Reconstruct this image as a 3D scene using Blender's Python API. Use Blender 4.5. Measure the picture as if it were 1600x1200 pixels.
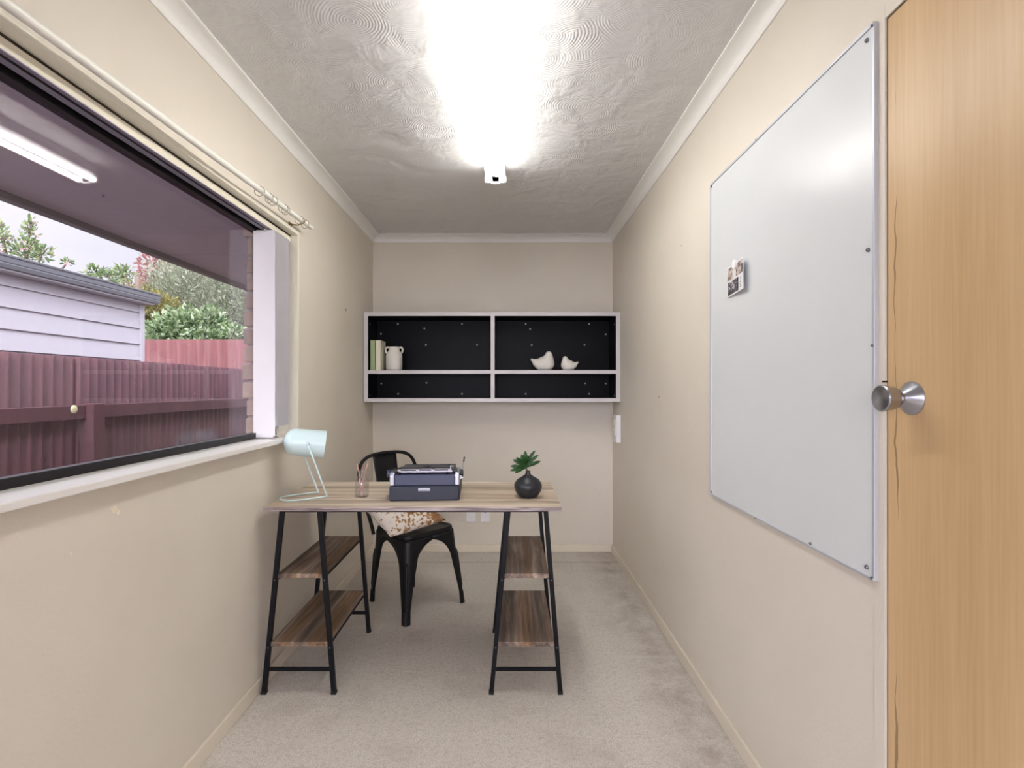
import bpy, bmesh, math, random
from mathutils import Vector, Matrix, Euler
R = math.radians
random.seed(7)
for o in list(bpy.data.objects):
    bpy.data.objects.remove(o, do_unlink=True)
SC = bpy.context.scene
COL = SC.collection

# ------------------------------------------------------------------ camera
F_PX, VX, VY, CAMZ = 800.0, 793.0, 605.0, 1.25
cd = bpy.data.cameras.new('camera'); cam = bpy.data.objects.new('camera', cd); COL.objects.link(cam)
cam.location = (0, 0, CAMZ); cam.rotation_euler = (R(90), 0, 0)
cd.sensor_fit = 'HORIZONTAL'; cd.sensor_width = 36; cd.lens = 36 * F_PX / 1600
cd.shift_x = (800 - VX) / 1600; cd.shift_y = (VY - 600) / 1600
cd.clip_start = 0.02; cd.clip_end = 300
SC.camera = cam
SC.view_settings.view_transform = 'Standard'; SC.view_settings.look = 'None'
SC.view_settings.gamma = 1; SC.view_settings.use_curve_mapping = False
SC.view_settings.exposure = 1.2

# ------------------------------------------------------------------ world: bright overcast sky with soft clouds
SKY = .66; ZEN = 4.5; BACKFILL = 5.2
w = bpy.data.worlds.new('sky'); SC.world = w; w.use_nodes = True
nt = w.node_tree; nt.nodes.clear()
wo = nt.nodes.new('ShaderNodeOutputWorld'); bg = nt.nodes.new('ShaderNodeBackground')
tc = nt.nodes.new('ShaderNodeTexCoord'); mp = nt.nodes.new('ShaderNodeMapping')
nz = nt.nodes.new('ShaderNodeTexNoise'); rp = nt.nodes.new('ShaderNodeValToRGB')
mp.inputs['Scale'].default_value = (1.5, 1.5, 4)
nz.inputs['Scale'].default_value = 1.6; nz.inputs['Detail'].default_value = 5
rp.color_ramp.elements[0].position = .35; rp.color_ramp.elements[0].color = (.70, .74, .82, 1)
rp.color_ramp.elements[1].position = .62; rp.color_ramp.elements[1].color = (.84, .86, .91, 1)
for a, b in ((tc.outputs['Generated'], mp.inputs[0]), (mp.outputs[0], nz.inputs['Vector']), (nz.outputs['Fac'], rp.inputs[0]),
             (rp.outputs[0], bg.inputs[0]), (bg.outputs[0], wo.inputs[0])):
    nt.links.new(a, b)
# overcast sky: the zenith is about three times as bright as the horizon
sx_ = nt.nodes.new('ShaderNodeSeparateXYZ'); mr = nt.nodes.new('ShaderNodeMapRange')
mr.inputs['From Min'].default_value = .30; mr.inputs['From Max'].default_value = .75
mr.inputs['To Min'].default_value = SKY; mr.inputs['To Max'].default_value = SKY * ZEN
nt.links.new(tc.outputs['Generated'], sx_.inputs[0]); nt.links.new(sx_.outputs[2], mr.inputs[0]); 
# extra sky brightness behind the camera, added as fill light for the room
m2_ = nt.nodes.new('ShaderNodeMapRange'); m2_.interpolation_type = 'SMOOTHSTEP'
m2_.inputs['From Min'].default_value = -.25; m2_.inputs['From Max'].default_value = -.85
m2_.inputs['To Min'].default_value = 0; m2_.inputs['To Max'].default_value = BACKFILL
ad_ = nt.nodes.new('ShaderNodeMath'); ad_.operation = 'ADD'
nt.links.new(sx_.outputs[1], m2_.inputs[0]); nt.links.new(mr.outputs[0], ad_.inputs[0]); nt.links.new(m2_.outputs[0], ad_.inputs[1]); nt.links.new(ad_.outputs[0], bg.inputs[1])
TUBE_L = 14.5        # radiance of the fluorescent tubes

# ------------------------------------------------------------------ helpers
def s2l(c):
    c = c / 255.0
    return c / 12.92 if c <= .04045 else ((c + .055) / 1.055) ** 2.4
def rgb(r, g, b): return (s2l(r), s2l(g), s2l(b), 1)

class NT:
    def __init__(s, name):
        s.m = bpy.data.materials.new(name); s.m.use_nodes = True; s.t = s.m.node_tree
        s.p = s.t.nodes['Principled BSDF']; s.out = s.t.nodes['Material Output']
    def n(s, typ, **kw):
        nd = s.t.nodes.new('ShaderNode' + typ)
        for k, v in kw.items():
            if k in nd.inputs.keys(): nd.inputs[k].default_value = v
            else: setattr(nd, k, v)
        return nd
    def l(s, a, b): s.t.links.new(a, b)
    def coord(s, scale=(1, 1, 1), kind='Object', rot=(0, 0, 0)):
        t = s.n('TexCoord'); m = s.n('Mapping'); m.inputs['Scale'].default_value = scale; m.inputs['Rotation'].default_value = rot
        s.l(t.outputs[kind], m.inputs[0]); return m.outputs[0]
    def ramp(s, fac, stops, interp='LINEAR'):
        r = s.n('ValToRGB'); cr = r.color_ramp; cr.interpolation = interp
        while len(cr.elements) < len(stops): cr.elements.new(.5)
        for e, (p, c) in zip(cr.elements, stops): e.position = p; e.color = c
        s.l(fac, r.inputs[0]); return r.outputs[0]
    def bump(s, h, strength, dist=.01):
        b = s.n('Bump'); b.inputs['Strength'].default_value = strength; b.inputs['Distance'].default_value = dist
        s.l(h, b.inputs['Height']); s.l(b.outputs[0], s.p.inputs['Normal']); return b
    def mix(s, fac, a, b):
        m = s.n('Mix', data_type='RGBA')
        for v, k in ((a, 6), (b, 7)):
            if isinstance(v, tuple): m.inputs[k].default_value = v
            else: s.l(v, m.inputs[k])
        if isinstance(fac, float): m.inputs[0].default_value = fac
        else: s.l(fac, m.inputs[0])
        return m.outputs[2]
    def math(s, op, a, b=None, clamp=False):
        m = s.n('Math', operation=op, use_clamp=clamp)
        for v, k in ((a, 0), (b, 1)):
            if v is None: continue
            if isinstance(v, (int, float)): m.inputs[k].default_value = v
            else: s.l(v, m.inputs[k])
        return m.outputs[0]

def plain(name, col, rough=.5, metal=0, spec=.5, var=.0, bump=0, bscale=200, coat=0, trans=0):
    k = NT(name); k.p.inputs['Roughness'].default_value = rough; k.p.inputs['Metallic'].default_value = metal
    k.p.inputs['Specular IOR Level'].default_value = spec
    k.p.inputs['Coat Weight'].default_value = coat
    nz = k.n('TexNoise', Scale=14.0, Detail=3.0); k.l(k.coord(), nz.inputs['Vector'])
    lo = tuple(c * (1 - var) for c in col[:3]) + (1,); hi = tuple(min(1, c * (1 + var)) for c in col[:3]) + (1,)
    k.l(k.ramp(nz.outputs['Fac'], [(.3, lo), (.7, hi)]), k.p.inputs['Base Color'])
    if bump:
        n2 = k.n('TexNoise', Scale=float(bscale), Detail=3.0); k.l(k.coord(), n2.inputs['Vector']); k.bump(n2.outputs['Fac'], bump, .002)
    return k.m

def wall_mat():
    k = NT('beige_wallpaint'); k.p.inputs['Roughness'].default_value = .55; k.p.inputs['Specular IOR Level'].default_value = .35
    v = k.coord()
    n1 = k.n('TexNoise', Scale=3.0, Detail=4.0); k.l(v, n1.inputs['Vector'])
    base = k.ramp(n1.outputs['Fac'], [(.3, rgb(219, 211, 198)), (.7, rgb(223, 216, 203))])
    # small chips, nail holes and dents at their own places
    cur = base
    for (x, y, z, r, c) in ((-1.022, 1.33, .933, .010, rgb(235, 225, 205)), (-1.022, 1.345, .922, .006, rgb(240, 230, 212)),
                            (-1.022, 1.20, .86, .004, rgb(235, 225, 205)), (-1.022, 3.24, 1.74, .008, rgb(110, 98, 84)),
                            (.7, 3.893, .43, .010, rgb(215, 205, 188)), (.798, 2.7, 1.20, .006, rgb(150, 138, 122)),
                            (.798, 2.35, 1.9, .004, rgb(135, 123, 108)), (.798, 2.25, 1.06, .005, rgb(228, 218, 200))):
        p = k.n('VectorMath', operation='DISTANCE'); p.inputs[1].default_value = (x, y, z); k.l(v, p.inputs[0])
        n2 = k.n('TexNoise', Scale=90.0); k.l(v, n2.inputs['Vector'])
        d = k.math('ADD', p.outputs['Value'], k.math('MULTIPLY', k.math('SUBTRACT', n2.outputs['Fac'], .5), r * 2.2))
        f = k.math('LESS_THAN', d, r)
        cur = k.mix(f, cur, c)
    k.l(cur, k.p.inputs['Base Color'])
    n3 = k.n('TexNoise', Scale=110.0, Detail=4.0); k.l(v, n3.inputs['Vector']); k.bump(n3.outputs['Fac'], .14, .004)
    return k.m

def ceiling_mat():
    k = NT('swirl_plaster_ceiling'); k.p.inputs['Roughness'].default_value = .36; k.p.inputs['Specular IOR Level'].default_value = .6
    v = k.coord()
    nd = k.n('TexNoise', Scale=3.0, Detail=2.0); k.l(v, nd.inputs['Vector'])
    vm = k.n('VectorMath', operation='MULTIPLY_ADD'); vm.inputs[1].default_value = (.075, .075, .075)
    k.l(nd.outputs['Color'], vm.inputs[0]); k.l(v, vm.inputs[2])
    hs = []
    for (sc, fr, off) in ((5.5, 20.0, (0, 0, 0)), (4.0, 28.0, (3.1, 1.7, 0))):
        mp = k.n('Mapping'); mp.inputs['Location'].default_value = off; k.l(vm.outputs[0], mp.inputs[0])
        vo = k.n('TexVoronoi', Scale=sc, Randomness=1.0); vo.voronoi_dimensions = '2D'; k.l(mp.outputs[0], vo.inputs['Vector'])
        ni = k.n('TexNoise', Scale=45.0, Detail=3.0); k.l(v, ni.inputs['Vector'])
        ph = k.math('ADD', k.math('MULTIPLY', vo.outputs['Distance'], fr * 6.0), k.math('MULTIPLY', ni.outputs['Fac'], 2.5))
        hs.append((k.math('SINE', ph), vo))
    sel = k.n('TexNoise', Scale=4.0, Detail=1.0); k.l(v, sel.inputs['Vector'])
    f = k.math('GREATER_THAN', sel.outputs['Fac'], .5)
    mixf = k.n('Mix'); k.l(f, mixf.inputs[0]); k.l(hs[0][0], mixf.inputs[2]); k.l(hs[1][0], mixf.inputs[3])
    n4 = k.n('TexNoise', Scale=8.0, Detail=3.5, Distortion=.45); k.l(v, n4.inputs['Vector'])
    n6 = k.n('TexNoise', Scale=5.5, Detail=1.0); k.l(v, n6.inputs['Vector'])
    h = k.math('ADD', k.math('MULTIPLY', k.math('MULTIPLY', mixf.outputs[0], k.math('MULTIPLY', k.math('SUBTRACT', n6.outputs['Fac'], .36, clamp=True), 4.0, clamp=True)), .12), k.math('MULTIPLY', n4.outputs['Fac'], 3.5))
    h = k.math('ADD', h, k.math('MULTIPLY', hs[0][1].outputs['Distance'], .75))
    k.bump(h, .5, .009)
    k.p.inputs['Base Color'].default_value = rgb(214, 214, 215)
    return k.m

def carpet_mat():
    k = NT('beige_carpet'); k.p.inputs['Roughness'].default_value = .95; k.p.inputs['Specular IOR Level'].default_value = .1
    v = k.coord()
    n1 = k.n('TexNoise', Scale=260.0, Detail=3.0); k.l(v, n1.inputs['Vector'])
    n2 = k.n('TexNoise', Scale=3.2, Detail=5.0, Roughness=.65); k.l(v, n2.inputs['Vector'])
    n5 = k.n('TexNoise', Scale=55.0, Detail=4.0, Roughness=.75); k.l(v, n5.inputs['Vector'])
    a = k.ramp(n1.outputs['Fac'], [(.30, rgb(196, 188, 177)), (.5, rgb(230, 224, 215)), (.72, rgb(246, 242, 235))])
    b = k.mix(k.math('MULTIPLY', k.math('SUBTRACT', n5.outputs['Fac'], .48, clamp=True), 2.6, clamp=True), a, rgb(192, 183, 170))
    b = k.mix(k.math('MULTIPLY', k.math('SUBTRACT', n2.outputs['Fac'], .52, clamp=True), 2.2, clamp=True), b, rgb(186, 175, 162))
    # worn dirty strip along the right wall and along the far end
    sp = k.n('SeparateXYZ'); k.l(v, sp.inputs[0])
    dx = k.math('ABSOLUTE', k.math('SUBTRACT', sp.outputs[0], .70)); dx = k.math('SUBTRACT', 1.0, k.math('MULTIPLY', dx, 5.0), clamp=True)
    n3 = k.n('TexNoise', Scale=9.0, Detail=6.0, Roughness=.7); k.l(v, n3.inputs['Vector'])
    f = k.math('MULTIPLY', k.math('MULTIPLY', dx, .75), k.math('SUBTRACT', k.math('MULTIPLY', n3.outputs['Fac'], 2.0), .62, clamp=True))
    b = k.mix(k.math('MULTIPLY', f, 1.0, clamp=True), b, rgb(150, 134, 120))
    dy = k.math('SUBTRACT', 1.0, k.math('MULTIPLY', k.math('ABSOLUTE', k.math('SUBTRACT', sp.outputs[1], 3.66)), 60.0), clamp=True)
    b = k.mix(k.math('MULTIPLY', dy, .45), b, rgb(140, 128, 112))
    d2 = k.math('SUBTRACT', 1.0, k.math('MULTIPLY', k.math('ABSOLUTE', k.math('SUBTRACT', sp.outputs[1], 2.37)), 55.0), clamp=True)
    xm = k.math('GREATER_THAN', sp.outputs[0], .28)
    b = k.mix(k.math('MULTIPLY', k.math('MULTIPLY', d2, .5), xm), b, rgb(226, 222, 214))
    k.l(b, k.p.inputs['Base Color'])
    h = k.math('ADD', n1.outputs['Fac'], k.math('MULTIPLY', n5.outputs['Fac'], 1.2))
    k.bump(h, .75, .008)
    return k.m

def rustic_wood(name, along, pale):
    k = NT(name); k.p.inputs['Roughness'].default_value = .5
    sc = (.9, 9, 9) if along == 'x' else (9, .9, 9)
    v = k.coord(sc)
    n1 = k.n('TexNoise', Scale=1.6, Detail=5.0, Distortion=.6, Roughness=.6); k.l(v, n1.inputs['Vector'])
    sc2 = (1.2, 45, 45) if along == 'x' else (45, 1.2, 45)
    n2 = k.n('TexNoise', Scale=1.5, Detail=6.0, Distortion=.4, Roughness=.7); k.l(k.coord(sc2), n2.inputs['Vector'])
    vo = k.n('TexNoise', Scale=2.0, Detail=0.0); k.l(k.coord((.15, 11, 3) if along == 'x' else (7, .15, 3)), vo.inputs['Vector'])
    f = k.math('ADD', k.math('MULTIPLY', n1.outputs['Fac'], .6), k.math('MULTIPLY', n2.outputs['Fac'], .4))
    if pale:
        a = k.ramp(f, [(.36, rgb(112, 94, 78)), (.44, rgb(158, 138, 116)), (.52, rgb(200, 184, 162)), (.62, rgb(226, 216, 200))])
        t = k.ramp(vo.outputs['Fac'], [(.36, rgb(150, 130, 110)), (.45, rgb(240, 233, 224)), (.53, rgb(184, 160, 130)), (.62, rgb(248, 243, 236))])
    else:
        a = k.ramp(f, [(.36, rgb(60, 52, 48)), (.45, rgb(100, 87, 78)), (.53, rgb(140, 122, 108)), (.63, rgb(196, 178, 160))])
        t = k.ramp(vo.outputs['Fac'], [(.38, rgb(150, 138, 132)), (.5, rgb(235, 228, 222)), (.62, rgb(214, 180, 140))])
    m = k.n('Mix', data_type='RGBA', blend_type='MULTIPLY'); m.inputs[0].default_value = .85
    k.l(a, m.inputs[6]); k.l(t, m.inputs[7])
    br = k.n('Gamma', Gamma=.60 if pale else .82); k.l(m.outputs[2], br.inputs[0])
    k.l(br.outputs[0], k.p.inputs['Base Color'])
    k.bump(n2.outputs['Fac'], .15, .002)
    return k.m

def board_edge():
    k = NT('greyed_board_edge'); k.p.inputs['Roughness'].default_value = .45
    n = k.n('TexNoise', Scale=2.0, Detail=5.0, Distortion=.5); k.l(k.coord((3, 40, 60)), n.inputs['Vector'])
    k.l(k.ramp(n.outputs['Fac'], [(.35, rgb(112, 98, 98)), (.5, rgb(150, 136, 136)), (.65, rgb(186, 174, 172))]), k.p.inputs['Base Color']); return k.m

def door_wood():
    k = NT('honey_rimu_veneer'); k.p.inputs['Roughness'].default_value = .36; k.p.inputs['Specular IOR Level'].default_value = .35
    n1 = k.n('TexNoise', Scale=1.0, Detail=4.0, Distortion=.35); k.l(k.coord((5, 7, .35)), n1.inputs['Vector'])
    n2 = k.n('TexNoise', Scale=2.0, Detail=4.0); k.l(k.coord((60, 70, 2.2)), n2.inputs['Vector'])
    f = k.math('ADD', k.math('MULTIPLY', n1.outputs['Fac'], .65), k.math('MULTIPLY', n2.outputs['Fac'], .35))
    a = k.ramp(f, [(.32, rgb(192, 158, 112)), (.5, rgb(204, 172, 128)), (.68, rgb(214, 184, 142))])
    # dark heartwood seam near the latch edge
    v = k.coord(); sp = k.n('SeparateXYZ'); k.l(v, sp.inputs[0])
    n3 = k.n('TexNoise', Scale=1.0, Detail=4.0); k.l(k.coord((1, 1, 4.5)), n3.inputs['Vector'])
    yc = k.math('ADD', sp.outputs[1], k.math('MULTIPLY', k.math('SUBTRACT', n3.outputs['Fac'], .5), .05))
    d = k.math('ABSOLUTE', k.math('SUBTRACT', yc, 1.052))
    n4 = k.n('TexNoise', Scale=1.0, Detail=2.0); k.l(k.coord((1, 1, 3.0)), n4.inputs['Vector'])
    wd = k.math('MULTIPLY', k.math('SUBTRACT', n4.outputs['Fac'], .50, clamp=True), .022)
    f2 = k.math('LESS_THAN', d, wd)
    a = k.mix(k.math('MULTIPLY', f2, .6), a, rgb(104, 72, 38))
    k.l(a, k.p.inputs['Base Color']); k.bump(n2.outputs['Fac'], .05, .001)
    return k.m

def hide_mat():
    k = NT('cowhide'); k.p.inputs['Roughness'].default_value = .8
    v = k.coord()
    n1 = k.n('TexNoise', Scale=42.0, Detail=2.0, Distortion=.4); k.l(v, n1.inputs['Vector'])
    sp = k.n('SeparateXYZ'); k.l(v, sp.inputs[0])
    g = k.math('ADD', k.math('MULTIPLY', k.math('SUBTRACT', k.math('MULTIPLY', sp.outputs[0], -1.0), -.02, clamp=True), 1.5), .03)
    n3 = k.n('TexNoise', Scale=6.0, Detail=2.0); k.l(v, n3.inputs['Vector'])
    f = k.math('ADD', k.math('ADD', n1.outputs['Fac'], k.math('MULTIPLY', k.math('ADD', g, -.02), .9)), k.math('MULTIPLY', k.math('SUBTRACT', n3.outputs['Fac'], .5), .35))
    c = k.ramp(f, [(.575, rgb(232, 224, 214)), (.605, rgb(184, 148, 108)), (.70, rgb(142, 102, 66))])
    k.l(c, k.p.inputs['Base Color'])
    n2 = k.n('TexNoise', Scale=180.0); k.l(v, n2.inputs['Vector']); k.bump(n2.outputs['Fac'], .3, .004)
    return k.m

def leaf_mat(name, cols, rough=.5):
    k = NT(name); k.p.inputs['Roughness'].default_value = rough
    g = k.n('NewGeometry'); n = len(cols)
    st = [((i + .5) / n, rgb(*c)) for i, c in enumerate(cols)]
    k.l(k.ramp(g.outputs['Random Per Island'], st), k.p.inputs['Base Color'])
    tr = k.n('BsdfTranslucent'); k.l(k.ramp(g.outputs['Random Per Island'], st), tr.inputs['Color'])
    ms = k.n('MixShader'); ms.inputs[0].default_value = .35
    k.l(k.p.outputs[0], ms.inputs[1]); k.l(tr.outputs[0], ms.inputs[2]); k.l(ms.outputs[0], k.out.inputs[0])
    return k.m

def pane_mat(name, tint=(.93, .90, .92, 1), ior=1.5, rough=.0):
    k = NT(name); k.t.nodes.remove(k.p)
    lw = k.n('NewGeometry'); dt = k.n('VectorMath', operation='DOT_PRODUCT'); k.l(lw.outputs['Normal'], dt.inputs[0]); k.l(lw.outputs['Incoming'], dt.inputs[1])
    c1 = k.math('SUBTRACT', 1.0, k.math('ABSOLUTE', dt.outputs['Value']), clamp=True); f0 = ((ior-1)/(ior+1))**2
    fre = k.math('ADD', k.math('MULTIPLY', k.math('POWER', c1, 5.0), 1-f0), f0)
    tr = k.n('BsdfTransparent', Color=tint); gl = k.n('BsdfGlossy', Roughness=rough)
    nz = k.n('TexNoise', Scale=1.2); k.l(k.coord(), nz.inputs['Vector']); bp = k.n('Bump'); bp.inputs['Strength'].default_value = .003
    k.l(nz.outputs['Fac'], bp.inputs['Height']); k.l(bp.outputs[0], gl.inputs['Normal'])
    ms = k.n('MixShader'); k.l(fre, ms.inputs[0]); k.l(tr.outputs[0], ms.inputs[1]); k.l(gl.outputs[0], ms.inputs[2])
    k.l(ms.outputs[0], k.out.inputs[0]); return k.m

def bottle_mat():
    k = NT('clear_bottle_glass'); k.p.inputs['Transmission Weight'].default_value = 1; k.p.inputs['Roughness'].default_value = .02; k.p.inputs['IOR'].default_value = 1.45
    n = k.n('TexNoise', Scale=30.0); k.l(k.coord(), n.inputs['Vector']); k.bump(n.outputs['Fac'], .1, .002); return k.m

def emit_mat(name, col, strength):
    k = NT(name); k.p.inputs['Base Color'].default_value = (.9, .9, .9, 1)
    k.p.inputs['Emission Color'].default_value = col; k.p.inputs['Emission Strength'].default_value = strength; return k.m

def brick_mat():
    k = NT('tan_brick'); k.p.inputs['Roughness'].default_value = .9
    b = k.n('TexBrick', Scale=1.0); b.inputs['Color1'].default_value = rgb(150, 130, 118); b.inputs['Color2'].default_value = rgb(178, 156, 142)
    b.inputs['Mortar'].default_value = rgb(160, 150, 146); b.inputs['Brick Width'].default_value = .23; b.inputs['Row Height'].default_value = .085
    b.inputs['Mortar Size'].default_value = .005
    sp = k.n('SeparateXYZ'); k.l(k.coord(), sp.inputs[0]); cb = k.n('CombineXYZ')
    k.l(k.math('ADD', sp.outputs[0], sp.outputs[1]), cb.inputs[0]); k.l(sp.outputs[2], cb.inputs[1])
    k.l(cb.outputs[0], b.inputs['Vector']); k.l(b.outputs['Color'], k.p.inputs['Base Color'])
    n = k.n('TexNoise', Scale=40.0, Detail=4.0); k.l(k.coord(), n.inputs['Vector']); k.bump(n.outputs['Fac'], .7, .01)
    return k.m

def fence_mat(name, lo, hi, rough=.7):
    k = NT(name); k.p.inputs['Roughness'].default_value = rough
    n = k.n('TexNoise', Scale=2.0, Detail=5.0, Roughness=.65); k.l(k.coord((4, 4, .8)), n.inputs['Vector'])
    n2 = k.n('TexNoise', Scale=60.0, Detail=3.0); k.l(k.coord(), n2.inputs['Vector'])
    f = k.math('ADD', k.math('MULTIPLY', n.outputs['Fac'], .8), k.math('MULTIPLY', n2.outputs['Fac'], .2))
    k.l(k.ramp(f, [(.35, lo), (.65, hi)]), k.p.inputs['Base Color']); return k.m

def picture_mat(name, seed, warm):
    k = NT(name); k.p.inputs['Roughness'].default_value = .3
    v = k.coord((1, 1, 1)); mp = k.n('Mapping'); mp.inputs['Location'].default_value = (seed, seed * .7, 0); k.l(v, mp.inputs[0])
    n = k.n('TexNoise', Scale=55.0, Detail=2.0, Distortion=1.0); k.l(mp.outputs[0], n.inputs['Vector'])
    if warm: st = [(.38, rgb(60, 50, 48)), (.46, rgb(150, 138, 130)), (.55, rgb(214, 190, 176)), (.62, rgb(206, 206, 208))]
    else: st = [(.42, rgb(28, 26, 32)), (.52, rgb(80, 78, 88)), (.6, rgb(170, 168, 178)), (.68, rgb(235, 235, 240))]
    k.l(k.ramp(n.outputs['Fac'], st), k.p.inputs['Base Color']); return k.m

M = dict(
    wall=wall_mat(), ceil=ceiling_mat(), carpet=carpet_mat(),
    trim=plain('white_cove_paint', rgb(236, 235, 232), .45, var=.01), base=plain('beige_gloss_paint', rgb(226, 217, 200), .35, var=.01),
    cream=plain('cream_gloss_paint', rgb(232, 228, 212), .35, var=.01), sill=plain('white_sill_paint', rgb(236, 234, 230), .3, var=.01),
    alu=plain('dark_bronze_aluminium', rgb(28, 25, 30), .35, metal=.3), alul=plain('lilac_grey_aluminium', rgb(150, 146, 166), .4, metal=.3),
    glass=pane_mat('window_glass'), bottle=pane_mat('bottle_glass', (.965, .955, .965, 1), 1.75),
    blind=plain('white_blind_fabric', rgb(226, 224, 228), .6, var=.01, bump=.1), headrail=plain('cream_headrail', rgb(228, 222, 204), .4),
    bead=plain('clear_plastic_chain', rgb(226, 220, 206), .25), rod=plain('white_rod', rgb(236, 235, 228), .3), ring=plain('grey_clear_ring', rgb(150, 146, 128), .2),
    brass=plain('dull_brass', rgb(150, 130, 76), .35, metal=.7),
    fix=plain('white_enamel', rgb(235, 235, 235), .35), tube=emit_mat('lit_fluorescent_tube', (.99, .965, .91, 1), TUBE_L),
    shelfw=plain('white_melamine_edge', rgb(206, 203, 204), .4, var=.01), shelfb=plain('black_melamine', rgb(12, 13, 18), .4, var=.1, spec=.1),
    cap=plain('grey_screw_cap', rgb(190, 192, 198), .3),
    top=rustic_wood('rustic_pale_board', 'x', True), shelfwood=rustic_wood('rustic_dark_board', 'y', False), edge=board_edge(),
    black=plain('black_powdercoat', rgb(17, 18, 23), .45, spec=.2), chair=plain('matt_black_steel', rgb(18, 19, 22), .42, spec=.3), rubber=plain('black_rubber', rgb(16, 16, 17), .7),
    hide=hide_mat(), mint=plain('mint_enamel', rgb(204, 226, 228), .28, var=.01, coat=.2), inner=plain('white_lamp_lining', rgb(240, 240, 235), .4),
    navy=plain('navy_typewriter_shell', rgb(50, 57, 86), .4, var=.05, bump=.2, bscale=400), case=plain('charcoal_case', rgb(34, 40, 58), .5, var=.08, bump=.35, bscale=500),
    lid=plain('grey_lid', rgb(58, 60, 64), .4), chrome=plain('chrome', rgb(205, 208, 218), .16, metal=1), silver=plain('silver_cheek', rgb(188, 192, 204), .3, metal=.75),
    dark=plain('near_black_plastic', rgb(14, 14, 17), .4), key=plain('ivory_keys', rgb(214, 210, 200), .4),
    vase=plain('matt_black_ceramic', rgb(29, 32, 38), .36, var=.05, bump=.25, bscale=300),
    leaf=leaf_mat('jade_leaf', [(30, 70, 30), (50, 100, 42), (38, 84, 36), (70, 118, 60)], .35), stem=plain('green_stem', rgb(70, 84, 52), .6),
    stick=plain('copper_pink_stick', rgb(206, 152, 142), .35), white=plain('white_ceramic', rgb(222, 219, 212), .5, var=.02, bump=.15, bscale=260),
    bookg=plain('sage_book_cloth', rgb(158, 176, 134), .7), bookc=plain('cream_book_cloth', rgb(226, 222, 204), .7), page=plain('page_block', rgb(226, 220, 204), .8, var=.06),
    wb=plain('whiteboard_enamel', rgb(216, 220, 222), .25, var=.005, spec=.28), wbf=plain('aluminium_strip', rgb(196, 199, 206), .45, metal=.4), screw=plain('steel_screw', rgb(120, 122, 130), .3, metal=.9),
    card=plain('white_card', rgb(236, 236, 240), .4), p1=picture_mat('photo_print_a', 1.3, True), p2=picture_mat('photo_print_b', 4.1, False), p3=picture_mat('photo_print_c', 8.7, True),
    mag=plain('white_magnet', rgb(240, 240, 240), .3), door=door_wood(), steel=plain('brushed_steel_knob', rgb(176, 178, 186), .27, metal=1),
    plastic=plain('white_plastic', rgb(236, 236, 238), .35), gap=plain('dark_gap', rgb(52, 40, 30), .8),
    soffit=plain('soffit_paint', rgb(196, 188, 200), .6, var=.03), fascia=plain('fascia_paint', rgb(128, 122, 126), .6), brick=brick_mat(),
    fence=fence_mat('maroon_fence_iron', rgb(68, 42, 48), rgb(94, 58, 64)), timber=fence_mat('maroon_fence_timber', rgb(78, 50, 56), rgb(100, 66, 72), .8),
    redfence=fence_mat('brick_red_fence', rgb(84, 45, 46), rgb(100, 58, 57)), lichen=plain('pale_lichen', rgb(214, 214, 170), .8),
    board=plain('lilac_white_weatherboard', rgb(180, 177, 184), .6, var=.02), gutter=plain('slate_gutter', rgb(98, 100, 106), .4), roof=plain('grey_roof_iron', rgb(120, 122, 130), .5),
    bark=plain('tree_bark', rgb(98, 84, 72), .9, var=.2), ground=plain('gravel_ground', rgb(84, 78, 74), .95, var=.2),
    olive=leaf_mat('olive_leaf', [(106, 116, 94), (140, 148, 122), (88, 98, 76), (166, 172, 150), (124, 132, 106)]),
    lime=leaf_mat('bright_shrub_leaf', [(66, 92, 56), (116, 138, 92), (150, 166, 126), (82, 108, 66), (172, 186, 156)]),
    yellow=leaf_mat('yellow_green_leaf', [(92, 98, 48), (138, 132, 68), (70, 80, 42), (150, 136, 78)]),
    redl=leaf_mat('autumn_red_leaf', [(122, 76, 74), (146, 96, 90), (108, 72, 70), (164, 120, 106)]),
    cam=leaf_mat('camellia_leaf', [(70, 96, 62), (108, 130, 84), (150, 160, 110), (84, 108, 70)]),
    pink=leaf_mat('pink_petal', [(222, 170, 186), (236, 196, 206), (206, 150, 170)]),
)

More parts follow.
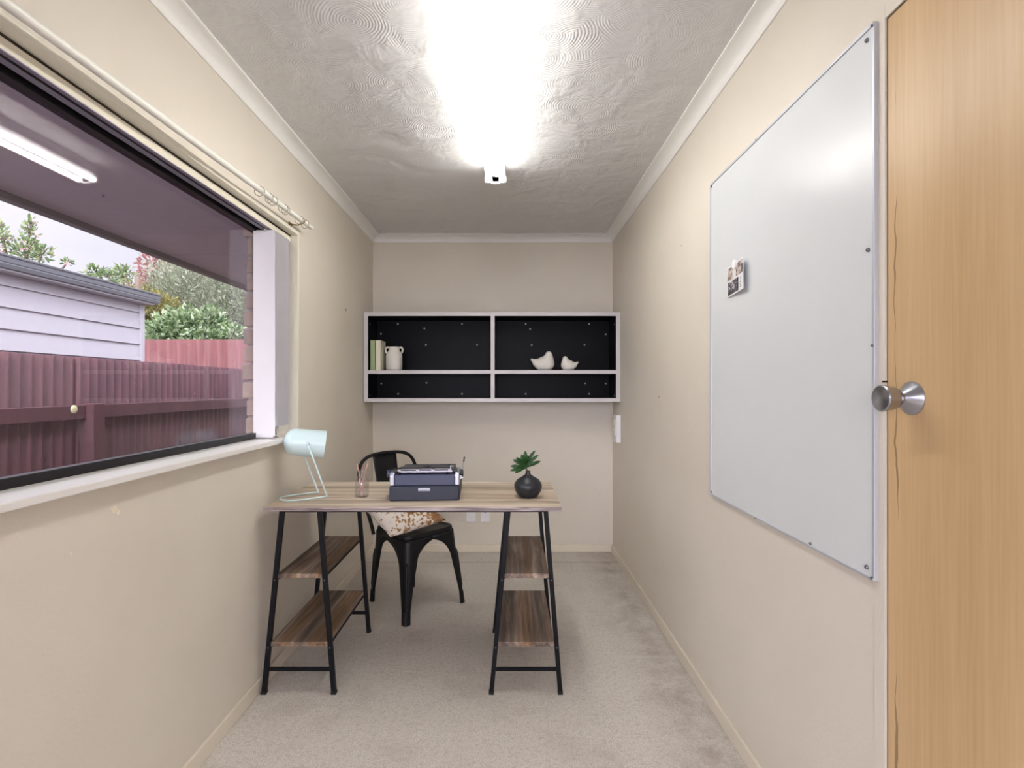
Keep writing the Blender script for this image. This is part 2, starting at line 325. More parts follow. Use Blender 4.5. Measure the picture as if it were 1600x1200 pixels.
class G:
    """collects shapes into one mesh"""
    def __init__(s): s.bm = bmesh.new()
    def box(s, x0, x1, y0, y1, z0, z1, mat=None):
        r = bmesh.ops.create_cube(s.bm, size=1)
        mm = Matrix.Translation(((x0+x1)/2, (y0+y1)/2, (z0+z1)/2)) @ Matrix.Diagonal((x1-x0, y1-y0, z1-z0, 1))
        if mat is not None: mm = mat @ mm
        bmesh.ops.transform(s.bm, matrix=mm, verts=r['verts']); return s
    def lathe(s, prof, n=32, mat=None, cap=True):
        rings = []
        for (r, z) in prof:
            ring = []
            for i in range(n):
                a = 2*math.pi*i/n; p = Vector((r*math.cos(a), r*math.sin(a), z))
                ring.append(s.bm.verts.new(mat @ p if mat is not None else p))
            rings.append(ring)
        for a, b in zip(rings, rings[1:]):
            for i in range(n): s.bm.faces.new((a[i], a[(i+1) % n], b[(i+1) % n], b[i]))
        if cap:
            s.bm.faces.new(rings[0][::-1]); s.bm.faces.new(rings[-1])
        return s
    def tube(s, pts, r, n=12, closed=False, flat=None):
        pts = [Vector(p) for p in pts]; N = len(pts); rings = []; prev = None
        for i, p in enumerate(pts):
            if closed: t = pts[(i+1) % N] - pts[i-1]
            else: t = pts[min(i+1, N-1)] - pts[max(i-1, 0)]
            t.normalize()
            if prev is None:
                u = t.orthogonal().normalized()
                if flat is not None: u = (Vector(flat) - Vector(flat).dot(t)*t).normalized()
            else:
                u = (prev - prev.dot(t)*t).normalized()
            prev = u; v = t.cross(u)
            rr = r[i] if isinstance(r, (list, tuple)) else r
            rings.append([s.bm.verts.new(p + (u*math.cos(2*math.pi*k/n) + v*math.sin(2*math.pi*k/n))*rr) for k in range(n)])
        for i in range(N if closed else N-1):
            a, b = rings[i], rings[(i+1) % N]
            for k in range(n): s.bm.faces.new((a[k], a[(k+1) % n], b[(k+1) % n], b[k]))
        if not closed:
            s.bm.faces.new(rings[0][::-1]); s.bm.faces.new(rings[-1])
        return s
    def bar(s, a, b, w, d, up=(0, 1, 0)):
        """square bar from a to b"""
        a, b = Vector(a), Vector(b); t = (b-a).normalized(); u = (Vector(up) - Vector(up).dot(t)*t).normalized(); v = t.cross(u)
        vs = [s.bm.verts.new(p + u*i*d/2 + v*j*w/2) for p in (a, b) for (i, j) in ((-1, -1), (1, -1), (1, 1), (-1, 1))]
        for f in ((0, 1, 2, 3), (7, 6, 5, 4), (0, 4, 5, 1), (1, 5, 6, 2), (2, 6, 7, 3), (3, 7, 4, 0)):
            s.bm.faces.new([vs[i] for i in f])
        return s
    def sphere(s, c, r, seg=16, sc=(1, 1, 1)):
        q = bmesh.ops.create_uvsphere(s.bm, u_segments=seg, v_segments=max(8, seg//2), radius=r)
        bmesh.ops.transform(s.bm, matrix=Matrix.Translation(c) @ Matrix.Diagonal((*sc, 1)), verts=q['verts']); return s
    def prism(s, poly, axis, a, b):
        """poly in the two other axes, extruded along axis from a to b"""
        def P(u, v, t): return {'x': (t, u, v), 'y': (u, t, v), 'z': (u, v, t)}[axis]
        A = [s.bm.verts.new(P(u, v, a)) for u, v in poly]; B = [s.bm.verts.new(P(u, v, b)) for u, v in poly]; n = len(poly)
        s.bm.faces.new(A); s.bm.faces.new(B[::-1])
        for i in range(n): s.bm.faces.new((A[i], B[i], B[(i+1) % n], A[(i+1) % n]))
        return s
    def build(s, name, mat, parent=None, smooth=False, bevel=0, loc=None, label=None, subsurf=0):
        bmesh.ops.recalc_face_normals(s.bm, faces=s.bm.faces)
        me = bpy.data.meshes.new(name); s.bm.to_mesh(me); s.bm.free()
        me.materials.append(M[mat]); o = bpy.data.objects.new(name, me); COL.objects.link(o)
        if smooth:
            for p in me.polygons: p.use_smooth = True
            if smooth == 'auto':
                me.set_sharp_from_angle(angle=R(38))
        if parent is not None: o.parent = parent
        if loc is not None: o.location = loc
        if bevel:
            b = o.modifiers.new('bevel', 'BEVEL'); b.width = bevel; b.segments = 2; b.limit_method = 'ANGLE'
        if subsurf:
            m_ = o.modifiers.new('sub', 'SUBSURF'); m_.levels = subsurf; m_.render_levels = subsurf
        if label: o['label'] = label
        return o

def tag(o, label, cat, group=None):
    o['label'] = label; o['category'] = cat
    if group: o['group'] = group
    return o
def thing(name, label, cat, loc=(0, 0, 0), rz=0, group=None):
    o = bpy.data.objects.new(name, None); COL.objects.link(o); o.location = loc; o.rotation_euler = (0, 0, rz)
    return tag(o, label, cat, group)
def struct(o): o['kind'] = 'structure'; return o
def dup(o, parent=None):
    c = o.copy(); COL.objects.link(c); c.parent = parent
    for ch in list(o.children): dup(ch, c)
    return c
def arc(c, r, a0, a1, n, plane='xz'):
    out = []
    for i in range(n+1):
        a = R(a0 + (a1-a0)*i/n); u, v = r*math.cos(a), r*math.sin(a)
        out.append((c[0]+u, c[1], c[2]+v) if plane == 'xz' else (c[0]+u, c[1]+v, c[2]) if plane == 'xy' else (c[0], c[1]+u, c[2]+v))
    return out
def smooth_path(pts, n=8, closed=False):
    pts = [Vector(p) for p in pts]; N = len(pts); out = []
    for i in range(N if closed else N-1):
        p0 = pts[i-1] if (i > 0 or closed) else pts[0]; p1 = pts[i]; p2 = pts[(i+1) % N]; p3 = pts[(i+2) % N] if (i+2 < N or closed) else pts[-1]
        for k in range(n):
            t = k/n
            out.append(.5*((2*p1) + (-p0+p2)*t + (2*p0-5*p1+4*p2-p3)*t*t + (-p0+3*p1-3*p2+p3)*t**3))
    if not closed: out.append(pts[-1])
    return out

# ================================================================== THE ROOM
XL, XR, YB, YN, H = -1.022, .798, 3.893, -1.9, 2.40
struct(G().box(XL-.02, XR+.05, YN-.1, YB+.05, -.06, 0).build('floor', 'carpet'))
struct(G().box(XL-.25, XR+.12, YN-.1, YB+.12, H, H+.05).build('ceiling', 'ceil'))
struct(G().box(XL-.1, XR+.12, YB, YB+.1, -.06, H).build('wall_back', 'wall'))
fw = G(); NX0, NX1, NZ0, NZ1 = -.94, .72, .12, 2.10
fw.box(XL-.1, XR+.12, YN-.1, YN, -.06, NZ0); fw.box(XL-.1, XR+.12, YN-.1, YN, NZ1, H)
fw.box(XL-.1, NX0, YN-.1, YN, NZ0, NZ1); fw.box(NX1, XR+.12, YN-.1, YN, NZ0, NZ1)
struct(fw.build('wall_front', 'wall'))
fill_win = bpy.data.objects.new('fill_window', None); COL.objects.link(fill_win); struct(fill_win)  # unseen window behind the camera, added to let cool daylight in
g = G()
for (a, b, c, d) in ((NX0, NX1, NZ0, NZ0+.04), (NX0, NX1, NZ1-.04, NZ1), (NX0, NX0+.04, NZ0, NZ1), (NX1-.04, NX1, NZ0, NZ1)): g.box(a, b, YN-.09, YN+.01, c, d)
g.build('window_frame', 'alul', fill_win, bevel=.003)
G().box(NX0+.02, NX1-.02, YN-.052, YN-.048, NZ0+.02, NZ1-.02).build('glass_pane', 'glass', fill_win)
# window opening in the left wall
WY0, WY1, WZ0, WZ1 = -1.45, 2.475, 1.006, 1.985
wl = G()
wl.box(XL-.1, XL, YN, YB, -.06, WZ0); wl.box(XL-.1, XL, YN, YB, WZ1, H)
wl.box(XL-.1, XL, WY1, YB, WZ0, WZ1); wl.box(XL-.1, XL, YN, WY0, WZ0, WZ1)
struct(wl.build('wall_left', 'wall'))
# right wall with the door opening
DY0, DY1, DZ = .262, 1.080, 2.028
wr = G()
wr.box(XR, XR+.1, DY1, YB, -.06, H); wr.box(XR, XR+.1, DY0, DY1, DZ, H); wr.box(XR, XR+.1, YN, DY0, -.06, H)
struct(wr.build('wall_right', 'wall'))
# cove cornice
def cove(name, f):
    prof = []
    n = 8
    cw, chh = .058, .050
    prof = [(0, H), (0, H-chh), (.006, H-chh)]
    for i in range(n+1):
        a = R(90*i/n)
        prof.append((cw - (cw-.008)*math.cos(a) - 0.0, (H-chh+.004) + (chh-.011)*math.sin(a)))
    prof += [(cw+.003, H-.006), (cw+.003, H)]
    f(prof, name)
def cove_side(sign, x):
    def f(prof, name):
        struct(G().prism([(x + sign*u, z) for u, z in prof], 'y', YN, YB).build(name, 'trim', smooth='auto'))
    return f
cove('trim_1', cove_side(1, XL)); cove('trim_2', cove_side(-1, XR))
cove('trim_3', lambda prof, name: struct(G().prism([(YB - u, z) for u, z in prof], 'x', XL, XR).build(name, 'trim', smooth='auto')))
# baseboards
BH = .058
struct(G().box(XL, XL+.011, YN, YB, 0, BH).build('baseboard_left', 'base', bevel=.003))
struct(G().box(XR-.011, XR, DY1+.055, YB, 0, BH).build('baseboard_right', 'base', bevel=.003))
struct(G().box(XL, XR, YB-.011, YB, 0, BH).build('baseboard_back', 'base', bevel=.003))
# corner beads
for i, x in enumerate((XL+.003, XR-.003)):
    struct(G().box(x-.003, x+.003, YB-.004, YB, BH, H-.05).build('trim_%d' % (4+i), 'base'))

# ---------------------------------------------------------------- window
GX = -1.118
win = bpy.data.objects.new('window_1', None); COL.objects.link(win); win.location = (XL, 1.2, WZ0); struct(win)
win.location = (0, 0, 0)
s_ = G(); s_.box(-1.105, -.978, WY0-.03, WY1+.012, 1.006, 1.025); s_.build('window_sill', 'sill', win, bevel=.003)
rv = G()
rv.box(-1.16, -1.006, WY0-.016, WY1, 1.980, 1.998)
rv.box(-1.16, -1.006, WY1-.018, WY1, 1.025, 1.980)
rv.box(-1.16, -1.006, WY0-.016, WY0+.002, 1.025, 1.980)
rv.build('reveal', 'cream', win, bevel=.0015)
G().box(-1.10, -1.041, WY0+.02, WY1-.02, 1.9725, 1.9795).build('painted_shadow_gap', 'gap', win)  # dark strip, paints the shade between reveal and headrail
fr = G()
fr.box(-1.13, -1.10, WY0, WY1-.018, 1.025, 1.050); fr.box(-1.135, -1.100, WY0, WY1-.018, 1.934, 1.966)
fr.box(-1.13, -1.10, WY1-.045, WY1-.018, 1.050, 1.94); fr.box(-1.13, -1.10, WY0, WY0+.03, 1.050, 1.94)
fr.build('window_frame', 'alu', win, bevel=.002)
fl = G(); fl.box(-1.15, -1.100, WY0, WY1-.018, 1.966, 1.980)
fl.build('frame_trim', 'alul', win)
G().box(GX-.002, GX+.002, WY0+.02, WY1-.035, 1.045, 1.945).build('glass_pane', 'glass', win)

# ---------------------------------------------------------------- vertical blind pushed to the far side
vb = thing('vertical_blind', 'white vertical blind drawn back into a narrow stack at the far side of the window', 'blind', (-1.05, 2.2, 1.98))
O = Vector(vb.location)
h = G(); h.box(-1.086-O.x, -1.040-O.x, WY0+.02-O.y, WY1-.025-O.y, 1.9465-O.z, 1.972-O.z)
hr = h.build('headrail', 'headrail', vb, bevel=.001)
for (xa, xb, m_, nm) in ((-1.0545, -1.041, 'alul', 'track_lip'), (-1.0665, -1.0545, 'dark', 'track_slot'), (-1.0855, -1.0665, 'alul', 'track_lip')):
    G().box(xa-O.x, xb-O.x, WY0+.02-O.y, WY1-.025-O.y, (1.9445 if m_ == 'alul' else 1.9460)-O.z, 1.9464-O.z).build(nm, m_, hr)
def slat(i, y, z0):
    g = G(); n = 6; z1 = 1.938
    x0, x1 = -1.112, -1.017
    poly = []
    for k in range(n+1):
        t = k/n; poly.append((x0+(x1-x0)*t-O.x, y-O.y + .003*math.sin(math.pi*t)))
    poly += [(u, v+.0012) for u, v in poly[::-1]]
    g.prism(poly, 'z', z0-O.z, z1-O.z)
    o = g.build('slat', 'blind', vb, smooth='auto')
    c = G(); c.box(-1.104-O.x, -1.025-O.x, y-.002-O.y, y+.003-O.y, z0-.006-O.z, z0+.012-O.z); c.build('bottom_weight', 'blind', o)
    hk = G(); hk.box(-1.066-O.x, -1.056-O.x, y-O.y, y+.003-O.y, 1.93-O.z, 1.945-O.z); hk.build('hanger', 'bead', o)
slat(0, 2.240, 1.036)
ys = [2.256 + .0112*i for i in range(12)]
for i, y in enumerate(ys): slat(i+1, y, 1.080)
for e in (-1.020, -1.106):
    ch = G()
    allp = []
    for i in range(len(ys)-1):
        y0, y1 = ys[i], ys[i+1]; dz = .034 + .008*((i*7) % 3)
        pts = [(e-O.x, y0-O.y, 1.074-O.z), (e+.004-O.x, y0+.002-O.y, 1.074-dz-O.z), (e+.004-O.x, y1-.003-O.y, 1.074-dz-O.z), (e-O.x, y1-O.y, 1.074-O.z)]
        ch.tube(smooth_path(pts, 4), .0016, 6)
    ch.build('bead_chain', 'bead', vb, smooth=True)

# ---------------------------------------------------------------- curtain rod, bracket and rings
rA, rB = Vector((-.962, 2.512, 2.033)), Vector((-.972, .0, 1.963))
rd = thing('curtain_rod', 'thin white curtain rod running along the wall above the window', 'curtain rod', (rA+rB)/2)
O2 = Vector(rd.location)
G().tube([rA-O2, rB-O2], .0115, 16).build('rod', 'rod', rd, smooth='auto')
def on_rod(y): t = (y-rB.y)/(rA.y-rB.y); return rB.lerp(rA, t)
e0 = on_rod(2.50)-O2
for y in (2.40, .12):
    b = G(); p = on_rod(y) - O2
    b.tube([p+Vector((0, 0, -.012)), p+Vector((-.02, 0, -.020)), p+Vector((-.052, 0, -.016))], .0032, 8)
    b.box(XL+.0005-O2.x, XL+.006-O2.x, p.y-.012, p.y+.012, p.z-.045, p.z-.008)
    b.lathe([(.0135, -.004), (.0135, .004)], 16, Matrix.Translation(p+Vector((0, 0, -.0))) @ Matrix.Rotation(R(90), 4, 'X'))
    b.build('bracket', 'brass', rd, smooth='auto')
ring0 = None
RGL = ['small clear curtain ring nearest the camera on the white rod', 'second clear ring from the camera on the white curtain rod', 'third clear ring from the camera, beside the second on the rod',
       'clear curtain ring on the rod just before the wide middle gap', 'clear curtain ring on the rod just past the wide middle gap', 'clear curtain ring on the white rod, last one before the bracket', 'clear curtain ring at the very end of the rod beyond the bracket']
for i, y in enumerate((1.99, 2.07, 2.10, 2.20, 2.225, 2.365, 2.435)):
    if ring0 is None:
        g = G(); g.tube([(.019*math.cos(2*math.pi*k/28), 0, .019*math.sin(2*math.pi*k/28)-.0065) for k in range(28)], .0013, 6, closed=True)
        o = ring0 = g.build('curtain_ring', 'ring', smooth=True)
    else: o = ring0.copy(); COL.objects.link(o)
    o.location = on_rod(y); o.rotation_euler = (0, 0, R([8, -14, 10, 20, -6, 12, -10][i]))
    tag(o, RGL[i], 'curtain ring', 'clear rings on the curtain rod')

# ---------------------------------------------------------------- door
dr = G().box(XR+.001, XR+.038, DY0+.012, DY1-.0035, .008, DZ-.0035).build('door_1', 'door', bevel=.002); struct(dr)
kz = 1.228; ky = 1.012
Mk = Matrix.Translation((XR+.001, ky, kz)) @ Matrix.Rotation(R(-90), 4, 'Y')
G().lathe([(.0335, 0), (.0335, .002), (.030, .006), (.018, .017), (.0125, .022), (.0125, .030)], 40, Mk).build('rosette', 'steel', dr, smooth='auto')
G().lathe([(.0105, .024), (.0125, .026), (.0190, .031), (.0222, .036), (.0240, .044), (.0238, .045), (.0242, .046), (.0264, .058), (.0264, .0605), (.0242, .0625), (.012, .0600), (.003, .0592)], 48, Mk).build('door_knob', 'steel', dr, smooth='auto')
jb = G(); jb.box(XR+.003, XR+.09, DY1-.0033, DY1-.0002, 0, DZ); jb.box(XR+.003, XR+.09, DY0, DY1, DZ-.0033, DZ-.0002)
struct(jb.build('trim_6', 'gap'))
ar = G(); ar.box(XR-.002, XR, DY1, DY1+.032, 0, DZ+.03); ar.box(XR-.002, XR, DY0-.03, DY1, DZ, DZ+.03); ar.box(XR-.005, XR, DY0-.03, DY0, 0, DZ)
struct(ar.build('trim_7', 'wall', bevel=.0015))
struct(G().box(XR-.0052, XR+.004, DY1-.001, DY1+.004, kz+.032, kz+.036).build('trim_8', 'gap'))

# ---------------------------------------------------------------- fluorescent fitting
FX = -.062
fx = thing('fluorescent_light', 'lit twin-tube fluorescent batten on the ceiling', 'ceiling light', (FX, 1.91, H))
b = G(); b.prism([(-.044, 0), (-.044, -.048), (-.034, -.062), (.034, -.062), (.044, -.048), (.044, 0)], 'y', -.745, .745); b.build('batten_body', 'fix', fx, bevel=.002)
for sx in (-1, 1):
    g = G(); g.tube([(sx*.037, -.735, -.080), (sx*.037, .735, -.080)], .0128, 16); g.build('tube', 'tube', fx, smooth='auto')
for sy in (-1, 1):
    g = G(); g.box(-.056, .056, sy*.738-.008, sy*.738+.008, -.094, -.060); g.box(-.022, .022, sy*.738-.008, sy*.738+.010, -.100, -.060); g.build('lampholder', 'fix', fx, bevel=.004)
for y in (-.25, .40):
    G().sphere((0, y, -.063), .004, 10).build('screw', 'screw', fx, smooth=True)

# ---------------------------------------------------------------- whiteboard on the right wall
wb = thing('whiteboard', 'large portrait whiteboard with thin metal edging screwed to the right wall', 'whiteboard', (XR-.0015, 1.543, 1.434))
Y0, Y1, Z0, Z1 = 1.100-1.543, 1.988-1.543, .834-1.434, 2.036-1.434
G().box(-.008, 0, Y0, Y1, Z0, Z1).build('board_panel', 'wb', wb)
f = G()
f.box(-.0095, 0, Y0-.001, Y0+.006, Z0, Z1); f.box(-.0115, 0, Y1-.006, Y1+.001, Z0, Z1)
f.box(-.0115, 0, Y0, Y1, Z1-.007, Z1+.001); f.box(-.0115, 0, Y0, Y1, Z0-.001, Z0+.004)
f.build('edging', 'wbf', wb, bevel=.001)
for (y, z, r) in ((Y0+.022, Z1-.026, .005), (Y0+.022, Z0+.022, .005), (Y0+.018, 1.50+.05-1.434, .0045), (Y1-.012, Z1-.012, .004), (Y1-.012, Z0+.012, .004), (1.33-1.543, Z0+.010, .004),
                  (Y0+.004, Z1-.006, .004), (Y0+.004, 1.34-1.434, .003), (Y0+.004, Z0+.004, .004), (1.62-1.543, Z1-.003, .003), (1.62-1.543, Z0+.001, .003)):
    G().lathe([(r, 0), (r, .002), (r*.6, .0045)], 14, Matrix.Translation((-.0085, y, z)) @ Matrix.Rotation(R(-90), 4, 'Y')).build('screw', 'screw', wb, smooth='auto')

# postcard with photo prints, held by a round magnet
pc = thing('postcard', 'small white card with photo prints pinned to the whiteboard', 'postcard', (XR-.0165, 1.752, 1.624), R(0))
pc.rotation_euler = (R(-1.5), 0, R(-4))
card = G(); n = 8
poly = []
for k in range(n+1):
    t = k/n; y = -.080 + .16*t; poly.append((-.004*(1-t)**2*1.2 - .001, y))
poly += [(u+.0006, v) for u, v in poly[::-1]]
card.prism(poly, 'z', -.053, .053); card.build('card', 'card', pc, smooth='auto')
def print_(y0, y1, z0, z1, m, nm='photo_print'):
    g = G(); poly = []
    for k in range(5):
        y = y0+(y1-y0)*k/4; t = (y+.08)/.16; poly.append((-.004*(1-t)**2*1.2 - .0016, y))
    poly += [(u+.0007, v) for u, v in poly[::-1]]
    g.prism(poly, 'z', z0, z1); g.build(nm, m, pc)
print_(.022, .076, .004, .047, 'p1'); print_(-.074, -.008, .004, .047, 'p3'); print_(-.030, .074, -.048, -.003, 'p2')
for i in range(5): print_(-.062+.004*(i % 2), -.045, -.040+.007*i, -.0385+.007*i, 'ring', 'text_line')
mg = G(); mg.lathe([(.0155, 0), (.0165, .002), (.0155, .0065), (.012, .008), (.003, .0085)], 28); mg = mg.build('magnet', 'mag', smooth='auto')
mg.location = (XR-.0185, 1.752, 1.671); mg.rotation_euler = (0, R(-90), 0)
tag(mg, 'round white magnet holding the card on the whiteboard', 'magnet')

# ---------------------------------------------------------------- wall control box on the right wall near the far corner
cb = thing('wall_control', 'white plastic control box high on the right wall by the far corner', 'wall control', (XR, 3.66, .955))
G().box(-.030, 0, -.05, .05, -.096, .098).build('housing', 'plastic', cb, bevel=.002)
G().box(-.038, -.0302, -.035, .045, -.055, .066).build('switch_plate', 'cream', cb, bevel=.002)
for z in (-.03, 0, .03): G().box(-.041, -.038, -.01, .015, z-.006, z+.006).build('button', 'plastic', cb, bevel=.001)
# wall sockets
sk = None
for i, (x, lb) in enumerate(((-.277, 'blank white wall socket plate low on the far wall, left of the pair'), (-.170, 'white wall socket plate with a small dark hole, right of the pair'))):
    t = thing('wall_socket', lb, 'socket', (x, YB, .285), 0, 'wall sockets low on the far wall')
    G().box(-.035, .035, -.009, 0, -.058, .058).build('plate', 'plastic', t, bevel=.002)
    if i == 1: G().box(-.004, .004, -.0105, -.0088, .012, .020).build('jack', 'dark', t)
    else: G().box(-.006, .006, -.0115, -.0088, -.03, -.02).build('rocker_switch', 'cream', t)

# ---------------------------------------------------------------- wall shelf
SY = 3.62; sx0, sx1 = -1.017, .797; sz0, sz1 = 1.146, 1.780; T = .026
ws = thing('wall_shelf', 'wide white-edged shelf unit with black interior mounted on the far wall', 'shelf', ((sx0+sx1)/2, (SY+YB)/2, sz0))
O3 = Vector(ws.location)
def wsb(name, x0, x1, y0, y1, z0, z1, m, bv=.0008): return G().box(x0-O3.x, x1-O3.x, y0-O3.y, y1-O3.y, z0-O3.z, z1-O3.z).build(name, m, ws, bevel=bv)
yb_ = YB-.004
def panel(name, x0, x1, z0, z1):
    p = wsb(name, x0, x1, SY+.003, yb_, z0, z1, 'shelfb', 0)
    e = G().box(x0-O3.x, x1-O3.x, SY-O3.y, SY+.003-O3.y, z0-O3.z, z1-O3.z).build('edge_strip', 'shelfw', p, bevel=.0008)
panel('top_panel', sx0, sx1, sz1-T, sz1); panel('bottom_panel', sx0, sx1, sz0, sz0+T)
panel('side_panel', sx0, sx0+.030, sz0+T, sz1-T); panel('side_panel', sx1-.030, sx1, sz0+T, sz1-T)
xd = -.105; panel('divider', xd-.014, xd+.014, sz0+T, sz1-T)
zs = 1.358
panel('shelf_board', sx0+.030, xd-.014, zs-.013, zs+.013); panel('shelf_board', xd+.014, sx1-.030, zs-.013, zs+.013)
wsb('back_panel', sx0+.030, sx1-.030, yb_-.006, yb_, sz0+T, sz1-T, 'shelfb', 0)
for (u, v) in ((261, 131), (411, 157), (625, 131), (165, 188), (420, 251), (711, 251), (987, 131), (1012, 160), (1347, 131), (1441, 190), (1021, 252), (1321, 251),
               (167, 470), (262, 529), (423, 466), (625, 529), (987, 529), (1325, 469), (1347, 529), (1441, 470)):
    px, py = 550+u/3.636, 470+v/3.636; y = yb_-.006
    X = (px-VX)/F_PX*y; Z = CAMZ-(py-VY)/F_PX*y
    G().lathe([(.0062, 0), (.0062, .0015), (.003, .0028)], 12, Matrix.Translation((X-O3.x, y-O3.y, Z-O3.z)) @ Matrix.Rotation(R(90), 4, 'X')).build('screw_cap', 'cap', ws, smooth='auto')
for (x, z, sgn) in ((sx0+.030, 1.70, 1), (sx0+.030, 1.19, 1), (sx1-.030, 1.70, -1), (sx1-.030, 1.19, -1)):
    G().lathe([(.005, 0), (.005, .0015), (.003, .0025)], 12, Matrix.Translation((x-O3.x, SY+.05-O3.y, z-O3.z)) @ Matrix.Rotation(R(90*sgn), 4, 'Y')).build('screw_cap', 'cap', ws, smooth='auto')
ZS = zs+.0131
# books
def book(x0, x1, m, label, hgt, dp, y0):
    t = thing('book', label, 'book', ((x0+x1)/2, y0+dp/2, ZS), 0, 'books standing on the wall shelf')
    w_ = (x1-x0)/2; g = G()
    g.box(-w_, -w_+.003, -dp/2, dp/2, 0, hgt); g.box(w_-.003, w_, -dp/2, dp/2, 0, hgt); g.box(-w_, w_, -dp/2, -dp/2+.003, 0, hgt)
    g.build('cover', m, t, bevel=.0006)
    G().box(-w_+.003, w_-.003, -dp/2+.003, dp/2-.004, .003, hgt-.004).build('pages', 'page', t)
bx = lambda px: (px-VX)/221.
book(bx(578)+.0, bx(586.2), 'bookg', 'sage green book on the wall shelf, beside the cream book', .212, .15, SY+.006)
book(bx(586.4), bx(594.8), 'bookc', 'cream book on the wall shelf, between green book and white jug', .212, .14, SY+.006)
# jug
jg = thing('jug', 'white stoneware jug with two small loop handles beside the books', 'jug', (bx(612.3), SY+.072, ZS))
G().lathe([(.045, 0), (.054, .002), (.0575, .010), (.0585, .05), (.0585, .10), (.057, .112), (.050, .128), (.042, .138), (.0385, .146), (.0395, .158), (.043, .166), (.0435, .169), (.040, .169), (.036, .158), (.035, .146), (.040, .13), (.052, .11), (.053, .02), (.02, .01), (.001, .01)], 40).build('jug_body', 'white', jg, smooth=True)
for s in (-1, 1):
    pts = smooth_path([(s*.036, 0, .163), (s*.050, 0, .166), (s*.060, 0, .155), (s*.060, 0, .138), (s*.052, 0, .124), (s*.046, 0, .122)], 6)
    G().tube(pts, .0068, 12).build('handle', 'white', jg, smooth='auto')
# ceramic birds: overlapping balls fused into one skin
def bird(label, x, sc, flip):
    g = G()
    chain = [((-.083, 0, .070), .008), ((-.070, 0, .060), .014), ((-.052, 0, .048), .026), ((-.030, 0, .042), .038), ((-.006, 0, .045), .047), ((.010, 0, .046), .047)]
    chain2 = [((.010, 0, .046), .047), ((.016, 0, .068), .037), ((.020, 0, .087), .027), ((.021, 0, .100), .0225)]
    for c in (chain, chain2):
        for (a, ra), (b2, rb) in zip(c, c[1:]):
            for k in range(5):
                t = k/5; p = Vector(a).lerp(Vector(b2), t); g.sphere(p*sc, (ra+(rb-ra)*t)*sc, 20, (1, .82, 1))
    g.sphere(Vector(chain2[-1][0])*sc, chain2[-1][1]*sc, 20, (1, .82, 1))
    bmesh.ops.bisect_plane(g.bm, geom=g.bm.verts[:]+g.bm.edges[:]+g.bm.faces[:], plane_co=(0, 0, .004*sc), plane_no=(0, 0, -1), clear_outer=False)
    for v in g.bm.verts: v.co.z = max(v.co.z, .004*sc)
    o = g.build('bird_figurine', 'white', smooth=True)
    m_ = o.modifiers.new('r', 'REMESH'); m_.mode = 'VOXEL'; m_.voxel_size = .0022; m_.use_smooth_shade = True
    m2 = o.modifiers.new('s', 'SMOOTH'); m2.iterations = 9
    o.location = (x, SY+.05, ZS-.004*sc); o.rotation_euler = (0, 0, math.pi if flip else 0)
    if flip: pass
    tag(o, label, 'figurine', 'white ceramic birds on the wall shelf')
bird('larger white ceramic bird with tail raised to the left, on the shelf', (852-VX)/218., 1.16, False)
bird('smaller white ceramic bird with tail raised to the right, on the shelf', (887-VX)/218., .86, True)

# ---------------------------------------------------------------- desk
dk = thing('desk', 'trestle desk with rustic wooden top and black metal legs with shelves', 'desk', (-.3855, 2.35, 0))
D = Vector(dk.location); DT = .765
def dl(p): return Vector(p)-D
G().box(-.990-D.x, .219-D.x, 2.075-D.y, 2.627-D.y, DT-.018, DT).build('desktop', 'top', dk, bevel=.0008)
G().box(-.990-D.x, .219-D.x, 2.0738-D.y, 2.0748-D.y, DT-.018, DT-.0012).build('front_edge_band', 'edge', dk)
fr = G()
for y in (2.10, 2.60): fr.box(-.93-D.x, .165-D.x, y-.008-D.y, y+.008-D.y, DT-.026, DT-.0185)
fr.build('under_frame', 'black', dk)
for (lt, rt, lb, rb) in ((-.919, -.766, -.993, -.708), (.004, .156, -.066, .215)):
    for y in (2.090, 2.612):
        for (a, b_) in ((lt, lb), (rt, rb)):
            g = G().bar(dl((b_, y, .004)), dl((a, y, DT-.0185)), .0185, .0185); lg = g.build('leg', 'black', dk, bevel=.0015)
            G().bar(dl((b_-(a-b_)*.001, y, 0)), dl((b_, y, .012)), .0205, .0205).build('foot_cap', 'rubber', lg)
            for z in (.19, .465):
                if y < 2.2:
                    x = b_+(a-b_)*z/(DT-.018)
                    G().sphere(dl((x, y-.0092, z)), .0032, 8, (1, .5, 1)).build('bolt', 'screw', lg, smooth=True)
        zc = .10; t = zc/DT
        G().bar(dl((lb+(lt-lb)*t, y, zc)), dl((rb+(rt-rb)*t, y, zc)), .012, .012, (0, 1, 0)).build('crossbar', 'black', dk)
    for zt in (.212, .490):
        t = (zt-.009)/DT; xa, xb = lb+(lt-lb)*t+.009, rb+(rt-rb)*t-.009
        G().box(xa-D.x, xb-D.x, 2.086-D.y, 2.616-D.y, zt-.018, zt).build('shelf', 'shelfwood', dk, bevel=.0008)
        g = G()
        for x in (xa+.001, xb-.001): g.box(x-.004-D.x, x+.004-D.x, 2.10-D.y, 2.60-D.y, zt-.026, zt-.0183)
        g.build('shelf_rail', 'black', dk)

# ---------------------------------------------------------------- metal cafe chair
ch = thing('metal_chair', 'black steel cafe chair with hooped back tucked behind the desk', 'chair', (-.548, 2.965, 0), R(-132))
# local: +y front, x sideways
FS, BS, HF, HB = .176, .150, .176, .172      # half widths of seat front and back; half depths
def corner_seat(sx, sy): return Vector((sx*(FS if sy > 0 else BS), sy*(HF if sy > 0 else HB), .435))
def corner_foot(sx, sy): return Vector((sx*(.212 if sy > 0 else .150), sy*.212, 0))
